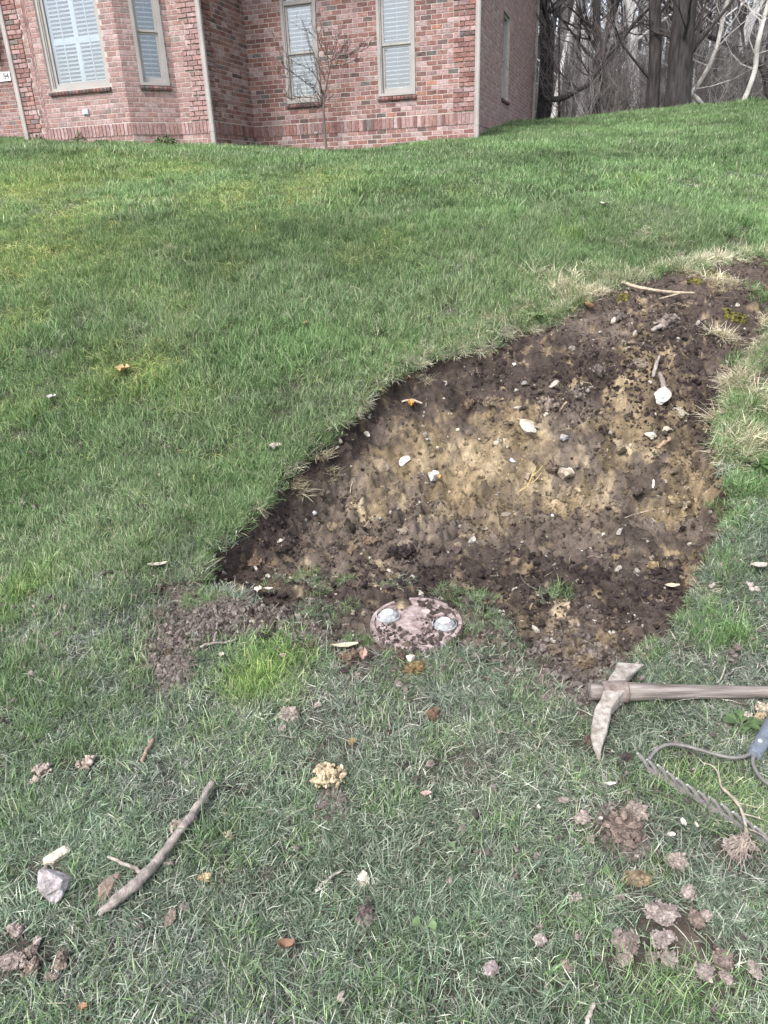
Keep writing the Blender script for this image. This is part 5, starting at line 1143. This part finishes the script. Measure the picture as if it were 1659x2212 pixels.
# ---- leaves, scraps, plants
def leafshape(name, label, px, py, w, h, c, cat='leaf', lift=.03, curl=.5, ang=0., fn=Ef, lobes=0, mt='leaf'):
    p, W_, D = foot(px, py, w, h, .3, fn); R = np.random.default_rng(int(px)); n = 9; m_ = 5; V = []
    L_ = max(W_, D) ; B = min(W_, D) * 1.0; long_y = D > W_
    for i in range(n):
        t = i / (n - 1); ww = B / 2 * (math.sin(math.pi * min(1, t * .9 + .05)) ** .7) * (1 + (.35 * math.sin(t * 19) if lobes else .08 * R.normal()))
        for j in range(m_):
            s_ = (j / (m_ - 1) - .5) * 2; z = curl * B * (abs(s_) ** 1.5) * .5 + .25 * curl * L_ * (t - .5) ** 2 * 2 + R.normal() * .0012
            V.append(((t - .5) * L_, s_ * ww, z))
    V = np.array(V); a = ang + (math.pi / 2 if long_y else 0); V = np.stack([V[:, 0] * math.cos(a) - V[:, 1] * math.sin(a), V[:, 0] * math.sin(a) + V[:, 1] * math.cos(a), V[:, 2]], 1)
    V2 = V - np.array([0, 0, .0012]); k = n * m_
    Q = [[i * m_ + j, i * m_ + j + 1, (i + 1) * m_ + j + 1, (i + 1) * m_ + j] for i in range(n - 1) for j in range(m_ - 1)]; Q2 = [[q_[3] + k, q_[2] + k, q_[1] + k, q_[0] + k] for q_ in Q]
    mb = MB(); mb.add(np.vstack([V, V2]), Q + Q2, c=np.array(c)); return tag(mb.build(name, M[mt], loc=(p[0], p[1], p[2] + lift), smooth=True), label, cat)
leafshape('dead_leaf', 'tan dead leaf caught in the long grass of the left lawn', 268, 818, 30, 16, (.42, .28, .14), lift=.05)
leafshape('dead_leaf', 'reddish brown dead leaf folded in the turf at the bottom', 622, 2064, 36, 20, (.19, .105, .07), lift=.03, curl=1.1)
leafshape('dead_leaf', 'dry brown leaf on the dark soil at the top of the hole', 1272, 672, 16, 22, (.30, .17, .11), lift=.02, curl=1.)
leafshape('dead_leaf', 'curled pinkish leaf at the right side of the brown crumbly clod', 786, 1437, 18, 26, (.36, .24, .20), lift=.03, curl=1.3)
leafshape('dead_leaf', 'long dead oak leaf left of the brown crumbly clod', 745, 1406, 60, 12, (.40, .34, .25), lift=.02, ang=.08)
leafshape('dead_leaf', 'pale red flake of leaf in the turf under the rusty clod', 920, 1732, 24, 12, (.32, .23, .20), lift=.03, curl=.3)
leafshape('dead_leaf', 'brown leaf standing in a bare spot of the middle lawn', 660, 712, 9, 16, (.34, .22, .13), lift=.04)
leafshape('dead_leaf', 'small red brown leaf in the bottom left corner', 185, 2195, 20, 14, (.24, .13, .08), lift=.03)
leafshape('wood_chip', 'pale curved wood chip on the turf left of the dark corner', 342, 1230, 42, 10, (.42, .37, .31), cat='wood chip', lift=.02, ang=.2, mt='dry')
leafshape('wood_chip', 'bright cream wood chip above the spilled soil', 558, 1283, 16, 14, (.60, .52, .42), cat='wood chip', lift=.02, mt='dry')
leafshape('wood_chip', 'narrow wood splinter right of the bright cream chip', 581, 1281, 20, 6, (.52, .45, .38), cat='wood chip', lift=.02, mt='dry')
leafshape('wood_chip', 'pale wood chip tucked in the grass above the long dead leaf', 480, 1425, 12, 10, (.5, .44, .36), cat='wood chip', lift=.02, mt='dry')
leafshape('wood_chip', 'white chip standing in the grass near the left edge of the lawn', 115, 878, 20, 11, (.45, .43, .40), cat='wood chip', lift=.05, mt='dry')
leafshape('wood_chip', 'white pointed chip in the short grass of the upper right lawn', 1304, 452, 9, 16, (.62, .58, .52), cat='wood chip', lift=.04, mt='dry')
leafshape('wood_chip', 'flat weathered chip on the turf left of the dark topsoil', 595, 978, 24, 16, (.42, .36, .32), cat='wood chip', lift=.03, mt='dry')
leafshape('wood_chip', 'long pale chip at the right end of the floor', 1450, 1276, 34, 10, (.48, .38, .28), cat='wood chip', lift=.02, mt='dry')
leafshape('wood_chip', 'pale weathered chip in the straw at the right edge', 1636, 1238, 36, 14, (.34, .30, .26), cat='wood chip', lift=.03, mt='dry')
for i, (px, py, w, h, lb) in enumerate([(1472, 1799, 12, 18, 'left of two white petals standing in the green turf under the rake'), (1500, 1804, 8, 14, 'right of two white petals standing in the green turf under the rake'), (1446, 1826, 18, 10, 'flat white flake below the two white petals'),
        (1295, 1790, 9, 9, 'small white flake left of the largest dark clod'), (1162, 1765, 8, 12, 'white flake far left of the largest dark clod'), (1315, 1715, 26, 9, 'pale curled flake above the largest dark clod')]):
    leafshape('flake', lb, px, py, w, h, (.42, .40, .35), cat='flake', lift=.035, mt='dry')
leafshape('orange_scrap', 'orange root scrap in the dark topsoil at the upper left of the hole', 888, 884, 13, 16, (.50, .25, .06), cat='scrap', lift=.02, curl=1.2, fn=E0)
leafshape('yellow_root_scrap', 'yellow orange root scrap beside the grey white stone', 948, 1040, 8, 18, (.52, .34, .08), cat='scrap', lift=.02, curl=1.2, fn=E0)
leafshape('orange_scrap', 'small orange crumb above the ochre block at the right', 1403, 1018 , 10, 8, (.60, .36, .12), cat='scrap', lift=.02, curl=1.2, fn=E0)
def rosette(name, label, px, py, n, L_, wd, c, cat, up=(.4, 1.2), fn=Ef, round_=False, seed=0, lift=0.01):
    p = march(px, py, fn); R = random.Random(seed); g_ = empty(name, (p[0], p[1], p[2] + lift)); tag(g_, label, cat)
    for i in range(n):
        a = i * 2.4 + R.uniform(-.3, .3); l_ = L_ * R.uniform(.6, 1.1); e = R.uniform(*up); V = []; Q = []; k = 7
        for t_ in range(k):
            t = t_ / (k - 1); w = wd / 2 * ((math.sin(math.pi * max(0, (t - .45) / .55)) ** .6 + .12) if round_ and t > .45 else (.12 if round_ else math.sin(math.pi * min(.97, .08 + t * .9)) ** .8))
            r_ = l_ * t; ang = e * t; z = l_ * (math.sin(e) * t - .6 * t * t * math.sin(e)); x = l_ * t * math.cos(e * .6)
            for s_ in (-1, 0, 1): V.append((x * math.cos(a) - s_ * w * math.sin(a), x * math.sin(a) + s_ * w * math.cos(a), z + abs(s_) * w * .3))
        for t_ in range(k - 1):
            for j in (0, 1): b_ = t_ * 3 + j; Q.append([b_, b_ + 1, b_ + 4, b_ + 3])
        mb = MB(); mb.add(V, Q, c=np.array(c) * R.uniform(.75, 1.25)); mb.build('leaf', M['leaf'], g_, smooth=True)
    return g_
rosette('broadleaf_weed', 'broad leaved plantain under the pale clods at the right edge', 1600, 1578, 12, .060, .028, (.07, .11, .045), 'weed', (.3, .8), round_=True, seed=1, lift=.02)
rosette('broadleaf_weed', 'narrow leaved weed rosette on the upper rim of the hole', 1155, 690, 16, .13, .018, (.09, .17, .04), 'weed', (.3, 1.), seed=2)
rosette('broadleaf_weed', 'small flat clover leaves in the turf below the largest dark clod', 1288, 1895, 2, .032, .022, (.08, .125, .055), 'weed', (.2, .4), round_=True, seed=3, lift=.02)
rosette('broadleaf_weed', 'pair of pale broad leaves in the middle of the near turf', 700 + 285, 1850, 2, .032, .020, (.09, .13, .065), 'weed', (.2, .5), round_=True, seed=4, lift=.02)
rosette('broadleaf_weed', 'single heart shaped green leaf in the lower left turf', 917, 2107 - 90, 2, .03, .026, (.10, .145, .065), 'weed', (.2, .5), round_=True, seed=5, lift=.02)
rosette('broadleaf_weed', 'leafy weed at the right edge level with the hole cavity', 1636, 1015, 14, .10, .035, (.07, .12, .04), 'weed', (.3, .9), seed=6, lift=.02)
# weeds at the foot of the bay
def bushlet(name, label, px, py, w, hgt, n, seed):
    p = march(px, py); R = random.Random(seed); g_ = empty(name, p); tag(g_, label, 'weed', 'weeds along the foot of the bay wall'); mb = MB(); W_ = wsize(w, p)
    for i in range(n):
        x, y = R.uniform(-.5, .5) * W_, R.uniform(-.12, .12); z = R.uniform(0, hgt) * (1 - abs(x) / W_); a = R.uniform(0, 6.28); l_ = R.uniform(.03, .06); d = np.array([math.cos(a), math.sin(a), R.uniform(-.2, .8)]) * l_; s_ = np.array([-math.sin(a), math.cos(a), R.uniform(-.5, .5)]) * l_ * .3
        o = np.array([x, y, z]); mb.add([o, o + d * .5 + s_, o + d, o + d * .5 - s_], [[0, 1, 2, 3]], c=np.array([.07, .13, .04]) * R.uniform(.6, 1.6))
    mb.build('foliage', M['leaf'], g_); mb = MB()
    for i in range(8): mb.tube([(R.uniform(-.4, .4) * W_, 0, 0), (R.uniform(-.4, .4) * W_, 0, hgt * .8)], [.003, .002], 3, (.1, .12, .05))
    mb.build('stem', M['leaf'], g_)
bushlet('weed', 'low green weed by the foot of the downspout left of the bay', 82, 309, 26, .14, 120, 1); bushlet('weed', 'sparse upright weed under the wide shuttered window', 177, 311, 24, .22, 120, 2)
bushlet('weed', 'low spreading weed in front of the left bay corner', 222, 313, 34, .10, 120, 3); bushlet('weed', 'dark bushy weed at the foot of the angled bay wall', 360, 319, 42, .20, 420, 4)
# moss at the top of the hole
def moss():
    P = []; 
    for (px, py, rp, cnt) in [(1440, 582, 26, 240), (1360, 605, 16, 130), (1545, 592, 28, 240), (1590, 664, 26, 220), (1225, 668, 18, 140), (1500, 612, 14, 90), (1345, 642, 12, 90), (1655, 740, 14, 120), (1560, 700, 12, 60), (1240, 655, 14, 60)]:
        c = march(px, py); rw = wsize(rp, c); a = rng.uniform(0, 6.28, cnt); q = np.sqrt(rng.random(cnt)) * rw; P.append(np.stack([c[0] + q * np.cos(a), c[1] + q * np.sin(a) * .8], 1))
    P = np.concatenate(P); n = len(P); C = np.tile(np.array([.15, .135, .04]), (n, 1)) * np.exp(rng.normal(0, .3, n))[:, None]
    scatter('moss', 'ochre green moss cushions along the top rim of the hole', np.stack([P[:, 0], P[:, 1], E(P[:, 0], P[:, 1]) + .004], 1), rng.uniform(0, 6.28, (n, 3)), rng.uniform(.006, .014, n), C, cv, 31)
moss()
# small pale straw tuft near the sandy lump
tufts_px('straw_sprig', 'little fan of pale straw beside the sandy lump low on the left', [(480, 1905, 8, 1, .45)], strawv, 33, (1.3, 1.25, 1.15))

# ---- the round lid with two knobs
pL = march(899, 1342, T0); Rl = wsize(100, pL)
_a = np.linspace(0, 6.28, 40); pL[2] = float(np.percentile(Ef(pL[0] + Rl * 1.03 * np.cos(_a), pL[1] + Rl * 1.03 * np.sin(_a)), 50)) + .012
lid = empty('round_lid', (pL[0], pL[1], pL[2] + .002)); tag(lid, 'round pinkish utility lid half covered with soil, two domed knobs on it', 'lid')
mb = MB(); mb.lathe([(0, .006), (Rl * .86, .007), (Rl * .87, .003), (Rl * .90, .003), (Rl * .905, .012), (Rl * .985, .011), (Rl, .004), (Rl, -.03)], 64)
mb.build('cover', M['lid'], lid, smooth=False)
mb = MB()
kh = (-.03 , -Rl * .70)
mb.lathe([(.018, .008), (.02, .013), (.03, .013), (.034, .008)], 24, ctr=(kh[0] * 1.0, kh[1], 0)); mb.lathe([(0, .012), (.007, .012), (.009, .008)], 12, ctr=(kh[0], kh[1], 0)); mb.build('keyhole_ring', M['lid'], lid)
for a in np.linspace(0, 2 * math.pi, 12, endpoint=False): pass
rb = MB()
for y_ in np.linspace(-.5, .6, 6): rb.box((-Rl * .5, Rl * y_ - .003, .006), (Rl * .5, Rl * y_ + .003, .0105))
pass
for px, py in ((838, 1328), (960, 1346)):
    q = march(px, py, lambda x, y: np.full(np.shape(x), pL[2] + .02)); kx, ky = q[0] - pL[0], q[1] - pL[1]
    k = MB(); k.lathe([(.042, .004), (.042, .008), (.038, .015), (.032, .021), (.027, .023), (.024, .024), (0, .024)], 8); k.lathe([(.047, .004), (.047, .012), (.043, .014)], 24)
    ko = k.build('knob', M['zinc'], lid, loc=(kx, ky, .004)); k = MB(); k.lathe([(.0235, .022), (.0235, .027), (.021, .0285), (0, .0285)], 20); k.build('knob_disc', M['disc'], ko)
n = 1100; a = rng.uniform(0, 6.28, n); r_ = np.sqrt(rng.random(n)) * Rl * 1.05; X = pL[0] + r_ * np.cos(a); Y = pL[1] + r_ * np.sin(a)
k = (fbm(X * 9, Y * 9, oct=3, seed=51) + .25 * fbm(X * 30, Y * 30, seed=52)) > .08; X, Y = X[k], Y[k]; n = len(X); s_ = np.clip(np.exp(rng.normal(-5.6, .5, n)), .0016, .010)
scatter('soil_on_lid', 'dark soil crumbs scattered over the round lid', np.stack([X, Y, np.full(n, pL[2] + .009) + s_ * .4], 1), rng.uniform(0, 6.28, (n, 3)), s_, np.tile(np.array([.13, .10, .095]), (n, 1)) * np.exp(rng.normal(0, .3, n))[:, None], cv, 41)

# ---- pick mattock
def flatpt(px, py, z): return march(px, py, T0, z)
eye_c = flatpt(1326, 1494, .045)
pk = empty('pick_mattock', (eye_c[0], eye_c[1], 0.0)); tag(pk, 'old pick mattock with grey wooden handle lying at the right of the hole', 'pick')
org = np.array(pk.location)
def poly3(mb, rows, c, closed=True):
    """rows: list of rings (same count)"""
    n = len(rows[0]); V = np.concatenate(rows) - org; Q = [[i * n + j, i * n + (j + 1) % n, (i + 1) * n + (j + 1) % n, (i + 1) * n + j] for i in range(len(rows) - 1) for j in range(n)]
    k = len(rows) * n; V = np.vstack([V, rows[0].mean(0) - org, rows[-1].mean(0) - org]); T_ = [[k, (j + 1) % n, j] for j in range(n)] + [[k + 1, (len(rows) - 1) * n + j, (len(rows) - 1) * n + (j + 1) % n] for j in range(n)]
    mb.add(V, Q, T_, c)
def ring(pa, pb, th_, nrm=(0, 0, 1), z=0):
    pa, pb = np.array(pa), np.array(pb); n = np.array(nrm) * th_ / 2; e = (pb - pa) * .06
    return np.array([pa - n * .5, pa + n * .5, pa + e + n, pb - e + n, pb + n * .5, pb - n * .5, pb - e - n, pa + e - n])
ST = np.array([.30, .275, .25])
# pick blade: centre line runs towards the camera, its edges read from the picture
mb = MB(); rows = []
for (l, r, z, t) in [((1300, 1506), (1352, 1504), .045, .050), ((1296, 1520), (1335, 1522), .045, .045), ((1284, 1537), (1322, 1537), .045, .034), ((1279, 1560), (1318, 1556), .042, .028), ((1276, 1590), (1312, 1582), .036, .024), ((1281, 1612), (1305, 1602), .028, .02), ((1287, 1628), (1299, 1622), .02, .014), ((1291, 1643), (1297, 1642), .012, .006)]:
    rows.append(ring(flatpt(*l, z), flatpt(*r, z), t))
poly3(mb, rows, ST * 1.1); mb.build('pick_blade', M['steel'], pk)
mb = MB(); rows = []
for (l, r, z, t) in [((1306, 1490), (1352, 1492), .045, .05), ((1316, 1468), (1352, 1476), .048, .04), ((1328, 1450), (1372, 1452), .054, .016), ((1334, 1432), (1391, 1436), .058, .005)]:
    a_, b_ = flatpt(*l, z), flatpt(*r, z); rows.append(ring(a_, b_, t))
poly3(mb, rows, ST * 1.05); mb.build('adze_blade', M['steel'], pk)
# eye collar round the handle
hd = flatpt(1600, 1495, .03) - eye_c; hd /= np.linalg.norm(hd); hn = np.cross([0, 0, 1], hd); hn /= np.linalg.norm(hn); hu = np.cross(hd, hn)
kpx = zcam(eye_c) / F
def oval(c, a, b, n=20): 
    t = np.linspace(0, 2 * math.pi, n, endpoint=False); return c + np.outer(np.cos(t) * a, hn) + np.outer(np.sin(t) * b, hu)
def ovals(mb, L_, c, n=20, org_=None):
    poly3(mb, [oval(eye_c + hd * s_ + hu * up_, a, b, n) for s_, a, b, up_ in L_], c)
mb = MB(); ovals(mb, [(-.062 * 0 - 26 * kpx, .030 , .030, 0), (-24 * kpx, .034, .034, 0), (10 * kpx, .0355, .034, 0), (26 * kpx, .036, .034, 0), (28 * kpx, .033, .031, 0)], np.array([.20, .165, .15]), 24); mb.build('eye_collar', M['steel'], pk, smooth=False)
mb = MB(); hl = [(-52 * kpx, .024, .023, 0), (-50 * kpx, .027, .026, 0), (-20 * kpx, .028, .027, 0)]; ovals(mb, hl, (1, 1, 1), 20)
hl = [(24 * kpx, .031, .029, 0), (60 * kpx, .0285, .027, 0), (110 * kpx, .025, .024, 0), (170 * kpx, .0225, .022, 0), (260 * kpx, .020, .020, 0), (420 * kpx, .0195, .019, 0), (.80, .022, .021, -.003), (.84, .021, .02, -.003)]
ovals(mb, hl, (1, 1, 1), 20); hm = mb.build('handle', M['wood'], pk, smooth=True)

# ---- bow rake
hb0 = flatpt(1402, 1662, .02); hb1 = flatpt(1663, 1822, .02)
rk = empty('bow_rake', (*hb0[:2], 0.)); tag(rk, 'grey steel bow rake lying tines up at the right edge', 'rake'); org = np.array(rk.location)
dv = hb1 - hb0; LL = np.linalg.norm(dv); dv /= LL; LL *= 1.04
RK = np.array([.13, .12, .115]); mb = MB()
bn = np.cross(dv, [0, 0, 1]); bn /= np.linalg.norm(bn)
P = [hb0 + dv * t - org for t in np.linspace(-.005, LL, 30)]
V = np.concatenate([[p + np.array([0, 0, -.006]) - bn * .003, p + np.array([0, 0, .006]) - bn * .003, p + np.array([0, 0, .006]) + bn * .003, p + np.array([0, 0, -.006]) + bn * .004] for p in P])
Q = [[i * 4 + j, i * 4 + (j + 1) % 4, (i + 1) * 4 + (j + 1) % 4, (i + 1) * 4 + j] for i in range(len(P) - 1) for j in range(4)] + [[0, 1, 2, 3]]
mb.add(V, Q, c=RK * 1.5); mb.build('head_bar', M['rake'], rk)
# tines rise and lean up-left in the picture
tip = flatpt(1376, 1628, .055) - hb0; nt_ = 12; base = None
for i in range(nt_):
    q = hb0 + dv * (LL * i / (nt_ - .6)); 
    if base is None:
        t = MB(); T_ = tip; s1 = np.cross(T_, dv); s1 /= np.linalg.norm(s1)
        pp = [np.zeros(3), T_ * .35 + np.array([0, 0, .006]), T_ * .7 + np.array([0, 0, .006]), T_]
        t.tube(pp, [.0062, .006, .005, .0035], 5, RK * 1.35, flat=.75); t.tube([T_ * .97, T_ * 1.03], [.0036, .0026], 5, (.42, .42, .40)); base = t.mesh('tine', M['rake'])
    ob_ = obj('tine', base, rk, q - org); ob_.rotation_euler = (random.gauss(0, .04), random.gauss(0, .04), random.gauss(0, .06))
soc = flatpt(1622, 1618, .035)
bow1 = [(1412, 1640, .03), (1402, 1640, .035), (1420, 1618, .045), (1445, 1608, .05), (1480, 1611, .05), (1530, 1625, .045), (1575, 1636, .04), (1608, 1634, .036), (1628, 1622, .035)]
mb = MB(); P = np.array([flatpt(a, b, z) for a, b, z in bow1[1:]]) - org; mb.tube(catmull(P, 6), .0052, 8, RK * 1.15); mb.build('bow_tine', M['rake'], rk, smooth=True)
bow2 = [(1632, 1624, .035), (1626, 1645, .036), (1636, 1670, .04), (1655, 1690, .045), (1690, 1712, .045), (1730, 1740, .045), (1748, 1790, .04), (1740, 1850, .03)]
mb = MB(); P = np.array([flatpt(a, b, z) for a, b, z in bow2]) - org; mb.tube(catmull(P, 6), .0052, 8, RK * 1.15); mb.build('bow_tine', M['rake'], rk, smooth=True)
s0 = flatpt(1628, 1632, .036); s1 = flatpt(1665, 1572, .045); ax = (s1 - s0) / np.linalg.norm(s1 - s0)
mb = MB(); mb.tube([s0 - org, s0 + ax * .004 - org, s0 + ax * .16 - org, s0 + ax * .17 - org], [.017, .0185, .023, .022], 16, (.12, .14, .17)); fe = mb.build('ferrule', M['rake'], rk, smooth=False)
rp = flatpt(1642, 1600, .058); mb = MB(); mb.tube([rp - np.array([0, 0, .006]) - org, rp + np.array([0, 0, .001]) - org], [.006, .0052], 10, (.7, .7, .68)); mb.build('rivet', M['rake'], fe)
mb = MB(); mb.tube([s0 + ax * .15 - org, s0 + ax * 1.2 + np.array([0, 0, .02]) - org], [.0165, .015], 12, (1, 1, 1)); mb.build('handle', M['wood'], rk, smooth=True)

# ---- young bare tree by the wall
pt = on_y(705, 334, 15.6); gz = float(T0(np.array([pt[0]]), np.array([15.6]))[0]); yt = empty('young_tree', (pt[0], 15.6, gz)); tag(yt, 'thin young leafless tree in front of the arched window', 'tree')
org = np.array(yt.location); R = random.Random(7)
P = [on_y(a, b, 15.6) - org for a, b in [(706, 332), (703, 300), (700, 262), (699, 236), (700, 210), (706, 180), (712, 150), (716, 132)]]; mb = MB(); P[0][2] = -.1; tr_ = catmull(P, 4)
mb.tube(tr_, np.linspace(.026, .013, len(tr_)), 7, (.14, .115, .105)); mb.build('trunk', M['twig'], yt, smooth=True)
mb = MB(); bc = (.075, .06, .055)
def bpx(pts, w, dy=0):
    Q = np.array([on_y(a, b, 15.6) - org for a, b in pts]); Q[:, 1] += np.linspace(0, dy, len(Q)); Q = catmull(Q, 4); mb.tube(Q, np.linspace(w, w * .3, len(Q)), 5, bc, cap=False)
    for i in range(len(Q)):
        if R.random() < .75: branch(mb, Q[i], (Q[min(i + 1, len(Q) - 1)] - Q[i - 1]) * 6 + np.array([R.gauss(0, .5), R.gauss(0, .5), R.gauss(.2, .4)]), R.uniform(.12, .36), .005, 1, R, bc, kids=2, minr=.003)
for pts, w, dy in [(((700, 228), (685, 200), (665, 183), (640, 165), (620, 150), (608, 120)), .011, -.3), (((699, 220), (680, 212), (655, 208), (632, 212), (615, 205)), .008, .2), (((700, 212), (690, 180), (672, 155), (640, 140), (618, 128)), .010, -.4), (((706, 180), (692, 150), (680, 120), (668, 90), (660, 60)), .009, .3),
                   (((716, 132), (700, 112), (690, 92), (680, 60)), .008, -.2), (((716, 132), (722, 110), (727, 85), (730, 60)), .008, .2), (((716, 132), (738, 122), (760, 118), (785, 112), (800, 100)), .008, -.2), (((714, 142), (740, 138), (770, 125), (795, 118)), .007, .3), (((716, 132), (735, 108), (748, 85), (757, 70)), .007, .4),
                   (((699, 236), (680, 225), (662, 222), (650, 230)), .006, .3), (((712, 152), (705, 110), (700, 75), (696, 30)), .007, .2), (((640, 165), (620, 168), (600, 160)), .005, 0), (((700, 240), (695, 205), (688, 150), (682, 120)), .007, .5)]: bpx(pts, w, dy)
for t in range(170): 
    pass
mb.build('crown', M['twig'], yt)

# ---- the grass is laid last, leaving out the spots that stones and clods cover
turf_near()
lawn_mid()
def litter():
    vs = []
    for s_ in range(4):
        R = random.Random(s_ + 50); mb = MB(); P = [np.array([0, 0, 0.])]; d = np.array([1., 0, 0])
        for i in range(4): d = d + np.array([0, R.gauss(0, .22), R.gauss(0, .1)]); d /= np.linalg.norm(d); P.append(P[-1] + d / 4)
        mb.tube(P, [.018, .022, .02, .012, .006], 4, (1, 1, 1), cap=False, flat=.4); vs.append(mb.mesh('stem_bit', M['crumbi']))
    X, Y = area_pts(230, .5, 5.2, .6); k = rng.random(len(X)) < .45 + .9 * blob(X, Y, DRY); X, Y = X[k], Y[k]; n = len(X)
    C = np.tile(np.array([.33, .32, .25]), (n, 1)) * np.exp(rng.normal(0, .35, n))[:, None]
    scatter('dead_stems', 'short dead stems and straw bits littering the near turf', np.stack([X, Y, T0(X, Y) + rng.uniform(.012, .035, n)], 1), np.stack([rng.normal(0, .35, n), rng.normal(0, .35, n), rng.uniform(0, 6.28, n)], 1), np.clip(np.exp(rng.normal(-3.25, .45, n)), .015, .10), C, vs, 51)
    X, Y = area_pts(260, .5, 3.6, .5); cl = fbm(X * 2.2, Y * 2.2, oct=3, seed=88); k = rng.random(len(X)) < .25 + .8 * cl; X, Y = X[k], Y[k]; n = len(X)
    s_ = np.clip(np.exp(rng.normal(-5.1, .5, n)), .003, .015); C = np.tile(np.array([.24, .20, .18]), (n, 1)) * np.exp(rng.normal(0, .45, n))[:, None]
    scatter('turf_crumbs', 'small crumbs of dried soil caught in the near turf', np.stack([X, Y, T0(X, Y) + rng.uniform(.006, .028, n)], 1), rng.uniform(0, 6.28, (n, 3)), s_, C, cv, 52)
litter()
